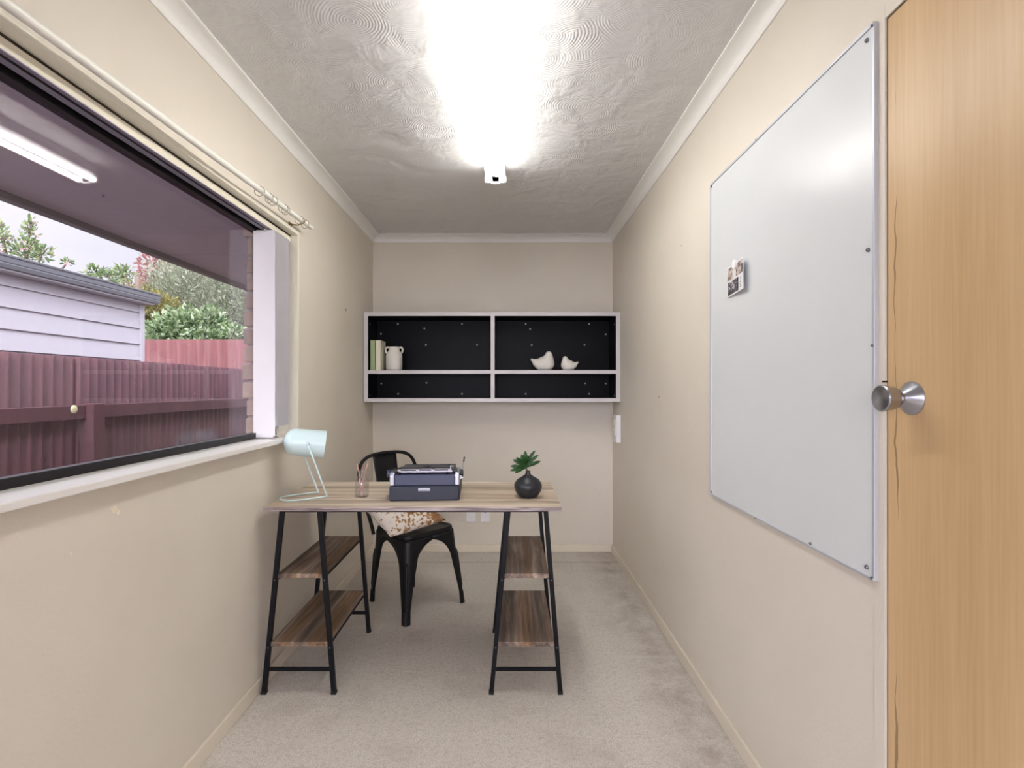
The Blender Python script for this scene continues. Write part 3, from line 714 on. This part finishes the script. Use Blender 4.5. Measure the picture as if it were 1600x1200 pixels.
# seat pan: rounded square rings
def ring_pts(k, z, n=12, rad=.055):
    out = []
    for (sx, sy, a0) in ((1, 1, 0), (-1, 1, 90), (-1, -1, 180), (1, -1, 270)):
        c = corner_seat(sx, sy); cx, cy = (abs(c.x)-rad)*sx, (abs(c.y)-rad)*sy
        for i in range(n+1):
            a = R(a0+90*i/n); out.append((k*(cx+rad*math.cos(a)), k*(cy+rad*math.sin(a)), z))
    return out
g = G(); rings = []
for (k, z) in ((1.0, .408), (1.0, .438), (.995, .446), (.975, .4505), (.95, .4500), (.90, .4465), (.80, .4445), (.5, .4430), (.2, .4430), (.02, .4430)):
    rings.append([g.bm.verts.new(p) for p in ring_pts(k, z)])
for a, b_ in zip(rings, rings[1:]):
    n = len(a)
    for i in range(n): g.bm.faces.new((a[i], a[(i+1) % n], b_[(i+1) % n], b_[i]))
g.bm.faces.new(rings[-1])
so = g.build('seat', 'chair', ch, smooth='auto'); m_ = so.modifiers.new('s', 'SOLIDIFY'); m_.thickness = .0025
# legs: bent sheet with arched inner edges
def leg(sx, sy):
    g = G(); ct, cf = corner_seat(sx, sy), corner_foot(sx, sy); rows = []
    Nz = 44; prof = []
    for j in range(Nz+1):
        t = j/Nz; z = .425*(1-t)
        P = ct.lerp(cf, (.435-z)/.435)
        half = (FS if sy > 0 else BS)*1.02; halfd = HF*1.02
        def wv(half):
            arch = .115; u = (.400-z)/arch
            w1 = .064 if z > .1 else .064
            wl = .032 + (.070-.032)*max(0, (z-.07)/.28) if z > .07 else .032
            if u <= 0: return half
            if u < 1: return wl + (half-wl)*(1-math.sqrt(max(0, 1-(1-u)**2)))
            return wl
        wx, wy = wv(half), wv(halfd)
        rad = .042 if z > .3 else .016 + .026*(z/.3)
        rad = min(rad, wx*.7)
        row = []
        row.append((P.x-sx*wx, P.y)); row.append((P.x-sx*(wx+rad)/2, P.y))
        for i in range(7):
            a = R(90-90*i/6)
            row.append((P.x-sx*rad+sx*rad*math.cos(a), P.y-sy*rad+sy*rad*math.sin(a)))
        row.append((P.x, P.y-sy*(wy+rad)/2)); row.append((P.x, P.y-sy*wy))
        rows.append([g.bm.verts.new((x, y, z)) for x, y in row])
    for a, b_ in zip(rows, rows[1:]):
        for i in range(len(a)-1): g.bm.faces.new((a[i], a[i+1], b_[i+1], b_[i]))
    o = g.build('leg', 'chair', ch, smooth='auto'); m2 = o.modifiers.new('s', 'SOLIDIFY'); m2.thickness = .003; m2.offset = 0
    # pressed rib down the corner
    d = Vector((-sx, -sy, 0)).normalized()
    pts = []; rr = []
    for j in range(15):
        t = j/14; z = .315 - .245*t; P = ct.lerp(cf, (.435-z)/.435); rad = .016+.026*min(1, z/.3)
        pts.append(P + d*(rad*.414*.75+.002)); rr.append(.0105*min(1, .35+t*6)*(1-.25*t)*(1 if t < .9 else .6))
    G().tube(pts, rr, 10).build('pressed_rib', 'chair', o, smooth=True)
    P0 = cf; P1 = cf.lerp(ct, .16)
    d2 = Vector((-sx, -sy, 0))*.010
    G().tube([P0+d2, P1+d2], [.0145, .0125], 14).build('rubber_foot', 'rubber', o, smooth='auto')
for sx in (-1, 1):
    for sy in (-1, 1): leg(sx, sy)
# hoop back
A, B_ = corner_seat(-1, -1), corner_seat(1, -1)
hp = [(-.155, -.165, .40), (-.163, -.178, .46), (-.186, -.205, .58), (-.203, -.232, .70), (-.200, -.244, .765), (-.170, -.253, .815), (-.110, -.258, .842), (0, -.260, .850)]
hp = hp + [(-x, y, z) for x, y, z in hp[:-1][::-1]]
G().tube(smooth_path(hp, 6), .0105, 12).build('back_hoop', 'chair', ch, smooth='auto')
g = G(); rows = []
for j in range(13):
    t = j/12; z = .845 - .42*t; w_ = .084 - .014*t; y = -.258+.083*t + .004*math.sin(math.pi*t)
    rows.append([g.bm.verts.new((.018+w_*k/4, y - .006*(1-(k/4)**2), z)) for k in range(-4, 5)])
for a, b_ in zip(rows, rows[1:]):
    for i in range(8): g.bm.faces.new((a[i], a[i+1], b_[i+1], b_[i]))
o = g.build('back_splat', 'chair', ch, smooth=True); m_ = o.modifiers.new('s', 'SOLIDIFY'); m_.thickness = .003
# cushion
g = G(); N = 22; L = .375
def cz(u, v): return .060*((1-abs(u)**3.2)*(1-abs(v)**3.2))**.62
gr = {}
for s in (1, -1):
    for i in range(N+1):
        for j in range(N+1):
            u, v = -1+2*i/N, -1+2*j/N
            edge = (i in (0, N) or j in (0, N))
            if edge and s == -1: gr[(s, i, j)] = gr[(1, i, j)]; continue
            pin = 1-.06*(1-abs(u*v))*(max(abs(u), abs(v))**4)
            wr_ = .004*math.sin(7*u+3*v)*math.cos(5*v)
            gr[(s, i, j)] = g.bm.verts.new((u*L/2*pin, v*L/2*pin, s*(cz(u, v)+wr_*(0 if edge else 1))))
for s in (1, -1):
    for i in range(N):
        for j in range(N): g.bm.faces.new([gr[(s, *q)] for q in ((i, j), (i+1, j), (i+1, j+1), (i, j+1))])
cu = g.build('cushion', 'hide', smooth=True)
tag(cu, 'square brown and white cowhide cushion resting on the black metal chair', 'cushion')
# centre: local chair (x=+.05, y=-.005), tilted back
Mc = Matrix.Translation((-.555, 2.965, 0)) @ Matrix.Rotation(R(-132), 4, 'Z') @ Matrix.Translation((.068, -.012, .553)) @ Matrix.Rotation(R(-24), 4, 'X') @ Matrix.Rotation(R(3), 4, 'Y')
cu.matrix_world = Mc

# ---------------------------------------------------------------- typewriter (seen from behind)
tw = thing('typewriter', 'navy and silver portable typewriter in its case base, turned away, on the desk', 'typewriter', (-.3615, 2.32, DT), R(3))
g = G(); prof = [(-.140, 0), (.150, 0), (.152, .060), (-.137, .064)]
g.prism([(y, z) for y, z in prof], 'x', -.149, .149); g.build('case_base', 'case', tw, bevel=.006)
G().box(-.026, .024, -.1418, -.1375, .043, .0545).build('nameplate', 'silver', tw, bevel=.0008)
G().box(-.023, .021, -.1424, -.1417, .0455, .0485).build('nameplate_lettering', 'navy', tw)
g = G(); g.prism([(-.132, .0645), (.12, .0645), (.125, .100), (-.085, .112), (-.124, .112), (-.130, .108)], 'x', -.128, .128); g.build('shell', 'navy', tw, bevel=.003)
for s in (-1, 1):
    g = G(); g.prism([(-.134, .0645), (.125, .0645), (.125, .092), (.02, .118), (-.10, .123), (-.126, .118), (-.134, .108)], 'x', min(s*.128, s*.148), max(s*.128, s*.148)); g.build('side_cheek', 'silver', tw, bevel=.004)
G().tube([(-.138, -.098, .122), (.138, -.098, .122)], .0145, 20).build('platen', 'dark', tw, smooth='auto')
for s in (-1, 1):
    k_ = G(); k_.lathe([(.014, 0), (.0165, .002), (.0165, .013), (.013, .016)], 20, Matrix.Translation((s*.148, -.100, .112)) @ Matrix.Rotation(R(90*s), 4, 'Y')); k_.build('platen_knob', 'navy' if s < 0 else 'dark', tw, smooth='auto', label='black platen knob' if s > 0 else 'navy platen knob')
# carriage rail and paper table
g = G(); g.box(-.112, .118, -.124, -.112, .1185, .1275); g.box(-.106, .112, -.114, -.100, .130, .1335); g.build('carriage_rail', 'chrome', tw, bevel=.001)
for x in (-.108, -.03, .035, .107):
    G().box(x-.008, x+.008, -.127, -.110, .1245, .1345).build('rail_clip', 'chrome', tw, bevel=.002)
for x in (-.108, .095): G().sphere((x, -.126, .117), .0045, 10, (2, 1, 1)).build('roller', 'dark', tw, smooth=True)
# lid with V-shaped type opening
for (poly, nm) in (([(-.118, -.088), (-.026, -.088), (-.010, -.02), (-.010, .10), (-.118, .105)], 'lid'), ([(.026, -.088), (.122, -.088), (.122, .105), (.010, .10), (.010, -.02)], 'lid')):
    g = G(); vb_ = []; n = len(poly)
    A_ = [g.bm.verts.new((x, y, .124-.022*(y+.088)/.19)) for x, y in poly]; B2 = [g.bm.verts.new((x, y, .136-.020*(y+.088)/.19)) for x, y in poly]
    g.bm.faces.new(A_); g.bm.faces.new(B2[::-1])
    for i in range(n): g.bm.faces.new((A_[i], B2[i], B2[(i+1) % n], A_[(i+1) % n]))
    g.build(nm, 'lid', tw, bevel=.003)
G().box(-.118, .122, .085, .112, .105, .1205).build('paper_rest', 'lid', tw, bevel=.004)
G().box(-.118, .122, -.075, .10, .090, .108).build('inner_body', 'dark', tw)
g = G()
for r_ in range(4):
    for c in range(10): g.lathe([(.006, 0), (.0065, .003), (.005, .004)], 10, Matrix.Translation((-.1+.022*c+.004*r_, .128+.006*r_, .070+.010*(3-r_)+.004)))
g.build('keyboard', 'key', tw, smooth='auto')
g = G(); g.tube(smooth_path([(.150, -.085, .118), (.160, -.080, .126), (.161, -.075, .140), (.165, -.070, .158)], 5), .0024, 8); g.build('return_lever', 'chrome', tw, smooth='auto')
g = G(); g.tube([(.1645, -.070, .156), (.168, -.067, .178)], .0030, 8); g.build('lever_grip', 'dark', tw, smooth='auto')
g = G(); g.box(.146, .160, -.112, -.09, .100, .121); g.box(.150, .158, -.125, -.112, .090, .106); g.tube([(.149, -.11, .092), (.163, -.11, .092)], .004, 8); g.build('line_spacer', 'chrome', tw, bevel=.001)
g = G(); g.tube([(.108, -.105, .127), (.111, -.104, .140)], .0035, 8); g.tube([(.120, -.100, .127), (.118, -.100, .144)], .0025, 8); g.sphere((.111, -.104, .141), .005, 10); g.build('margin_levers', 'chrome', tw, smooth='auto')

# ---------------------------------------------------------------- lamp
lp = thing('desk_lamp', 'mint green metal desk lamp with bullet shade and bent wire base', 'lamp', (-.898, 2.25, DT), R(38))
pv = Vector((.0, 0, .242))       # pivot centre in local coordinates
ax = Vector((.94, -.31, -.125)).normalized()
Ms = Matrix.Translation(pv) @ ax.to_track_quat('Z', 'Y').to_matrix().to_4x4()
pr = []; RS = .0585
for i in range(12):
    a = R(90*i/11); pr.append((RS*math.sin(a)+.0003, -.032-.047*math.cos(a)))
pr += [(.0595, .02), (.0605, .092), (.0590, .0925), (.058, .02)]
for i in range(12): a = R(90-90*i/11); pr.append(((RS-.002)*math.sin(a)+.0002, -.032-.045*math.cos(a)))
G().lathe(pr, 48, Ms, cap=False).build('lamp_shade', 'mint', lp, smooth='auto')
bl = G(); bl.lathe([(.008, -.05), (.016, -.045), (.016, -.01), (.012, -.005)], 16, Ms); bl.build('bulb_socket', 'inner', lp, smooth='auto')
bl = G(); bl.sphere(Ms @ Vector((0, 0, .025)), .024, 16); bl.build('bulb', 'inner', lp, smooth=True)
yf, ybk = -.066, .066
wire = [(0, yf, .242), (.082, yf*.9, .012), (.084, yf*.88, .005), (.070, yf*.88, .004), (-.02, yf*.95, .004), (-.070, yf*.75, .004), (-.092, -.01, .004), (-.078, ybk*.72, .004), (-.02, ybk*.95, .004), (.070, ybk*.88, .004), (.084, ybk*.88, .005), (.082, ybk*.9, .012), (0, ybk, .242)]
wire = [wire[0]] + smooth_path(wire[1:-1], 6) + [wire[-1]]
G().tube(wire, .0035, 10).build('wire_stand', 'mint', lp, smooth=True)
for y in (yf, ybk):
    G().sphere((0, y, .242), .0085, 14, (1, .75, 1)).build('pivot_nut', 'mint', lp, smooth=True)

# ---------------------------------------------------------------- glass bottle and two sticks
bt = G(); bt.lathe([(.001, 0), (.024, 0), (.0285, .003), (.0295, .010), (.0295, .058), (.028, .068), (.021, .084), (.0165, .094), (.0160, .106), (.0190, .109), (.0190, .116), (.0175, .118), (.0155, .116), (.0140, .106), (.0145, .094), (.019, .083), (.0262, .067), (.0275, .056), (.0275, .011), (.022, .006), (.001, .006)], 40, cap=False)
bo = bt.build('milk_bottle', 'bottle', smooth=True); bo.location = ((565.5-VX)/353, 2.268, DT)
tag(bo, 'small clear glass milk bottle on the desk between lamp and typewriter', 'bottle')
for i, (a, b_, lb) in enumerate((((.008, .004, .008), (-.0205, -.006, .146), 'pink stick leaning left in the glass bottle'), ((-.012, -.004, .008), (.024, .008, .150), 'pink stick leaning right in the glass bottle'))):
    o = G().tube([a, Vector(a).lerp(Vector(b_), .5), b_], .0024, 10).build('stick', 'stick', smooth='auto'); o.location = bo.location
    tag(o, lb, 'stick', 'pink sticks in the bottle')

# ---------------------------------------------------------------- vase and succulent
va = G(); va.lathe([(.001, 0), (.034, 0), (.040, .003), (.055, .024), (.0615, .044), (.0605, .060), (.048, .078), (.028, .090), (.015, .098), (.0105, .106), (.0100, .111), (.0115, .114), (.0095, .115), (.008, .111), (.008, .10), (.001, .098)], 48, cap=False)
vo = va.build('vase', 'vase', smooth=True); vo.location = ((825-VX)/353.5, 2.262, DT)
tag(vo, 'squat matt black vase with narrow neck on the right of the desk', 'vase')
pl = thing('succulent', 'green succulent sprig with paddle leaves standing in the black vase', 'plant', vo.location + Vector((0, 0, .10)))
base = Vector((-.012, 0, .028))
G().tube(smooth_path([(0, 0, .003), (-.001, 0, .014), (-.006, 0, .022), (-.012, 0, .036), (-.013, 0, .056)], 5), .0035, 8).build('stem', 'stem', pl, smooth=True)
def paddle(p, d, L, W):
    d = Vector(d).normalized(); g = G()
    s = d.cross(Vector((.1, -1, .25))).normalized(); n = s.cross(d).normalized()
    rows = []
    K = 9
    for i in range(K):
        t = i/(K-1); w_ = W*(.16+.84*math.sin(math.pi*min(1, .08+t**1.35*.86)))*(.35 if i == K-1 else 1); c = Vector(p)+d*L*t + Vector((0, 0, 1))*L*.10*math.sin(t*math.pi*.6)
        rows.append([g.bm.verts.new(c + s*w_*math.cos(2*math.pi*k/8) + n*.30*w_*math.sin(2*math.pi*k/8)) for k in range(8)])
    for a, b_ in zip(rows, rows[1:]):
        for k in range(8): g.bm.faces.new((a[k], a[(k+1) % 8], b_[(k+1) % 8], b_[k]))
    g.bm.faces.new(rows[0][::-1]); g.bm.faces.new(rows[-1]); g.build('leaf', 'leaf', pl, smooth=True)
for (dx, dy, dz, L_, W_) in ((-1, .1, .02, .062, .0095), (-1, -.2, -.22, .066, .009), (-.75, -.3, -.42, .052, .0085), (-1, .2, .42, .056, .0105), (-.7, -.2, .62, .052, .011), (-.35, .1, 1, .050, .011),
                             (.0, .0, 1, .052, .0105), (.25, -.2, 1, .046, .010), (.7, .1, .85, .066, .0085), (1, -.1, .75, .068, .009), (1, .15, .30, .068, .010), (1, -.2, .38, .045, .009), (-.5, -.6, .5, .046, .010), (.1, -.6, .6, .040, .010), (-.8, .5, .3, .046, .010), (.2, .6, .6, .044, .010), (-.3, -.6, .8, .045, .011), (-.6, -.5, .1, .045, .010), (-.15, .4, .9, .045, .010)):
    paddle(base + Vector((0, random.uniform(-.006, .006), random.uniform(-.002, .012) + .006*dz)), (dx, dy, dz), L_*1.06, W_*.84)

# ================================================================== OUTSIDE
struct(G().box(-30, 12, -14, 40, -.42, -.35).build('ground', 'ground'))
# brick skin of the house beyond the window
bw = G()
def brick_skin():
    g = G(); x0, x1 = -1.252, -1.165; rnd = random.Random(3)
    z = -.35; row = 0
    while z < 2.0:
        off = rnd.uniform(-.012, .008); xo = rnd.uniform(-.022, .004)
        g.box(x0+xo, x1, WY1-.025+off*.5, 6.0, z, z+.076); z += .086; row += 1
    g.box(x0+.003, x1-.01, WY1-.01, 6.0, -.35, 2.04)
    g.box(x0, x1, -2.1, WY1-.02, -.35, .93)
    g.box(x0, x1, -2.1, WY0, .93, 2.04)
    return g
bo_ = brick_skin().build('wall_outside', 'brick', bevel=.006); struct(bo_)
struct(G().box(-1.30, -1.155, WY0-.02, WY1+.0, .93, 1.02).build('trim_9', 'brick', bevel=.008))
# eave
ev = thing('eave', 'pale painted eave lining with grey fascia over the window outside', 'eave', (-1.6, 3, 2.02))
g = G()
g.box(-1.985+1.6, -1.16+1.6, -6, 2.965-3, 0, .012); g.box(-1.985+1.6, -1.16+1.6, 2.971-3, 6.0, 0, .012)
g.build('soffit_lining', 'soffit', ev)
G().box(-2.02+1.6, -1.975+1.6, -6, 6, -.028, .17).build('fascia', 'fascia', ev, bevel=.003)
G().prism([(-.42, .17), (.9, .5), (.9, .52), (-.46, .18)], 'y', -6, 6).build('roof_edge', 'roof', ev)
for (x, y) in ((-1.62, 2.05), (-1.66, 3.25), (-1.45, 3.02)): G().sphere((x+1.6, y-3, -.001), .006, 8).build('nail_head', 'screw', ev)

# maroon corrugated fence with timber rail and posts
fn = thing('maroon_fence', 'dark maroon corrugated iron fence with timber rail outside the window', 'fence', (-3.0, 4, -.35))
def corr(y0, y1, x, z0, z1, pitch, amp, axis='y'):
    g = G(); n = max(8, int((y1-y0)/pitch*10)); a = []; b_ = []
    for i in range(n+1):
        y = y0+(y1-y0)*i/n; d = amp*math.sin(2*math.pi*(y-y0)/pitch)
        p = (x+d, y) if axis == 'y' else (y, x+d)
        a.append(g.bm.verts.new((*p, z0))); b_.append(g.bm.verts.new((*p, z1)))
    for i in range(n): g.bm.faces.new((a[i], a[i+1], b_[i+1], b_[i]))
    return g
for (y0, y1, zt) in ((-3.0, -.7, 1.47), (-.72, 1.78, 1.47), (1.75, 2.68, 1.465), (2.66, 3.585, 1.462), (3.555, 4.91, 1.462), (4.88, 5.61, 1.458), (5.59, 6.5, 1.455), (6.48, 7.6, 1.455)):
    o = corr(y0-4, y1-4, 0, .0, zt+.35, .076, .010).build('iron_sheet', 'fence', fn, smooth=True); m_ = o.modifiers.new('s', 'SOLIDIFY'); m_.thickness = .003
for (y0, y1) in ((-3.0, 3.66), (3.72, 7.6)):
    for (z0, z1) in ((1.03, 1.125), (.1, .195)):
        G().box(.016, .062, y0-4, y1-4, z0+.35, z1+.35).build('rail', 'timber', fn, bevel=.004)
for y in (1.2, 3.62, 6.2):
    G().box(.0125, .115, y-.05-4, y+.05-4, 0, 1.135+.35).build('post', 'timber', fn, bevel=.005)
G().lathe([(.030, 0), (.027, .003), (.01, .005)], 9, Matrix.Translation((.062, 3.47-4, 1.10+.35)) @ Matrix.Rotation(R(90), 4, 'Y')).build('lichen_patch', 'lichen', fn, smooth=True)
# brighter red fence facing us beyond
rf = thing('red_fence', 'brick red corrugated fence facing the window beyond the maroon fence', 'fence', (-4.9, 9, -.35))
o = corr(-2.6, 2.2, 0, 0, 2.09+.35, .177, .022, 'x').build('iron_sheet', 'redfence', rf, smooth=True); m_ = o.modifiers.new('s', 'SOLIDIFY'); m_.thickness = .004
G().box(-2.6, 2.2, .03, .08, 1.6, 1.7).build('rail', 'timber', rf)
# shed with weatherboards
sh = thing('weatherboard_shed', 'white weatherboard shed with slate gutter behind the maroon fence', 'shed', (-4.0, 3, -.35))
g = G(); z = -.35; BP = .172; k0 = 0
while z < 2.10:
    g.prism([(0, z+.35), (.022, z+.35), (.022, z+.353), (.004, z+BP+.35+.008), (0, z+BP+.35+.008)], 'y', -5, 2.55); z += BP
# prism above extrudes along y with (x,z)
g.build('weatherboards', 'board', sh)
G().box(-2.5, 0, -5, 2.57, 0, 2.45).build('shed_core', 'board', sh)
G().box(-.02, .034, 2.545, 2.60, 0, 2.49).build('corner_board', 'board', sh, bevel=.003)
G().box(-.05, .13, -5, 2.62, 2.500, 2.515).build('shed_soffit', 'board', sh)
g = G(); g.prism([(.045, 2.52), (.150, 2.515), (.158, 2.55), (.152, 2.556), (.158, 2.562), (.158, 2.600), (.165, 2.606), (.165, 2.622), (.045, 2.622)], 'y', -5, 2.67); g.build('gutter', 'gutter', sh, bevel=.003)
G().box(-2.5, .06, -5, 2.62, 2.515, 2.60).build('flat_roof', 'roof', sh)

def foliage(label, name, cat, centre, blobs, nleaf, L, W, mat, up=.3, trunk=True, flowers=0, fmat='pink', seed=1, group='trees and shrubs beyond the fence', stalks=True):
    rnd = random.Random(seed); t = thing(name, label, cat, (centre[0], centre[1], -.35), 0, group); O_ = Vector(t.location)
    verts, faces = [], []; fv, ff = [], []
    tot = sum(r[3]*r[4]*r[5] for r in blobs)**1
    for (bx_, by_, bz_, rx, ry, rz) in [(b[0], b[1], b[2], b[3], b[4], b[5]) for b in blobs]:
        n = int(nleaf*(rx*ry*rz)/tot)+20
        for q in range(n):
            while True:
                v = Vector((rnd.uniform(-1, 1), rnd.uniform(-1, 1), rnd.uniform(-1, 1)))
                if v.length <= 1 and v.length > .25: break
            k = v.length; clump = 1 + .18*math.sin(v.x*9+bx_*5)*math.cos(v.z*8+by_*3)
            p = Vector((bx_+v.x*rx*clump, by_+v.y*ry*clump, bz_+v.z*rz*clump))
            d = (v.normalized()*.7+Vector((rnd.gauss(0, .5), rnd.gauss(0, .5), up+rnd.gauss(0, .35)))).normalized()
            s = d.cross(Vector((rnd.gauss(0, 1), rnd.gauss(0, 1), rnd.gauss(0, 1)))).normalized(); nn = s.cross(d)
            l, w_ = L*rnd.uniform(.6, 1.3), W*rnd.uniform(.7, 1.2); b0 = len(verts)
            verts += [p, p+d*l*.45+s*w_+nn*w_*.3, p+d*l, p+d*l*.45-s*w_+nn*w_*.3]; faces.append((b0, b0+1, b0+2, b0+3))
            if flowers and rnd.random() < flowers and k > .7:
                for a in range(5):
                    aa = a*1.257; e = Vector((math.cos(aa), .5, math.sin(aa)))*.035; e2 = Vector((math.cos(aa+.9), .5, math.sin(aa+.9)))*.035; b1 = len(fv)
                    fv += [p, p+e, p+(e+e2)*.65, p+e2]; ff.append((b1, b1+1, b1+2, b1+3))
    me = bpy.data.meshes.new('foliage'); me.from_pydata([tuple(v-O_) for v in verts], [], faces); me.materials.append(M[mat])
    o = bpy.data.objects.new('foliage', me); COL.objects.link(o); o.parent = t
    if fv:
        me = bpy.data.meshes.new('flowers'); me.from_pydata([tuple(v-O_) for v in fv], [], ff); me.materials.append(M[fmat])
        o = bpy.data.objects.new('flowers', me); COL.objects.link(o); o.parent = t
    g = G()
    if trunk:
        zc = min(b[2] for b in blobs)
        g.tube([(0, 0, 0), (.03, 0, (zc+.35)*.6), (0, .02, zc+.35)], [.09, .07, .05], 8)
        for b in blobs:
            c = Vector(b[:3])-O_; g.tube([(0, .02, (zc+.35)*.7), tuple(c*.6+Vector((0, 0, (zc+.35)*.3))), tuple(c)], [.045, .03, .012], 6)
            for q in range(6):
                e = c+Vector((rnd.uniform(-.8, .8)*b[3], rnd.uniform(-.8, .8)*b[4], rnd.uniform(.2, .95)*b[5])); g.tube([tuple(c), tuple(e)], [.012, .004], 5)
    g.build('trunk', 'bark', t, smooth=True)

def at(px, py, Y): return ((px-VX)/F_PX*Y, Y, CAMZ-(py-VY)/F_PX*Y)
def blob(px, py, Y, rx, ry, rz): return (*at(px, py, Y), rx, ry, rz)
foliage('large silvery olive-green tree beyond the red fence', 'olive_tree', 'tree', (-6.9, 13.5, 0),
        [blob(340, 455, 13.5, 1.5, 1.2, 1.0), blob(300, 440, 13.6, 1.0, .9, .75), blob(275, 455, 13.3, .75, .7, .8), blob(262, 490, 13.2, .7, .6, .8), blob(372, 480, 13.2, 1.1, 1., .9), blob(390, 455, 13.8, 1.0, 1., .9), blob(285, 480, 13.2, .8, .8, .8), blob(330, 510, 13.0, 1.3, .9, .9), blob(395, 500, 13.2, 1.1, .9, .9)],
        24000, .13, .014, 'olive', up=.5, seed=2)
foliage('bright green leafy shrub just above the red fence', 'leafy_shrub', 'shrub', (-6.0, 10.2, 0),
        [blob(285, 512, 10.2, .50, .4, .36), blob(330, 505, 10.3, .28, .3, .32), blob(255, 522, 10.1, .35, .3, .24), blob(365, 523, 10.2, .20, .25, .16), blob(310, 532, 10.1, .6, .3, .22)],
        3600, .115, .03, 'lime', up=.35, seed=3)
foliage('yellow-green bush behind the end of the shed', 'yellow_bush', 'bush', (-7.6, 11.3, 0),
        [blob(240, 482, 11.3, .5, .4, .36), blob(236, 510, 11.3, .5, .4, .45), blob(262, 478, 11.4, .30, .3, .18), blob(215, 462, 11.5, .5, .4, .22), blob(188, 450, 11.5, .35, .3, .16)],
        3400, .12, .018, 'yellow', up=-.1, seed=4)
foliage('thin red-leaved tree rising behind the olive tree', 'red_tree', 'tree', (-9.2, 15.5, 0),
        [blob(245, 420, 15.5, .55, .5, .50), blob(262, 402, 15.6, .40, .4, .26), blob(238, 440, 15.5, .4, .4, .35), blob(255, 450, 15.5, .5, .5, .4)],
        900, .13, .034, 'redl', up=.1, seed=5)
foliage('camellia with pink flowers above the shed roof at left', 'camellia', 'tree', (-8.6, 9.0, 0),
        [blob(42, 392, 9.0, .20, .2, .20), blob(46, 366, 9.0, .10, .12, .20), blob(48, 350, 9.0, .05, .06, .14), blob(66, 396, 9.0, .16, .15, .14), blob(4, 378, 8.8, .10, .14, .22), blob(2, 358, 8.8, .05, .08, .14), blob(106, 410, 9.0, .06, .08, .06)],
        520, .085, .02, 'cam', up=.5, flowers=.045, seed=6)
foliage('sparse dark sprigs of a shrub over the shed gutter', 'sprig_shrub', 'shrub', (-7.6, 10.5, 0),
        [blob(170, 432, 10.5, .30, .2, .12), blob(196, 428, 10.5, .14, .2, .16), blob(150, 425, 10.5, .18, .2, .10)],
        330, .12, .02, 'cam', up=.5, seed=8)
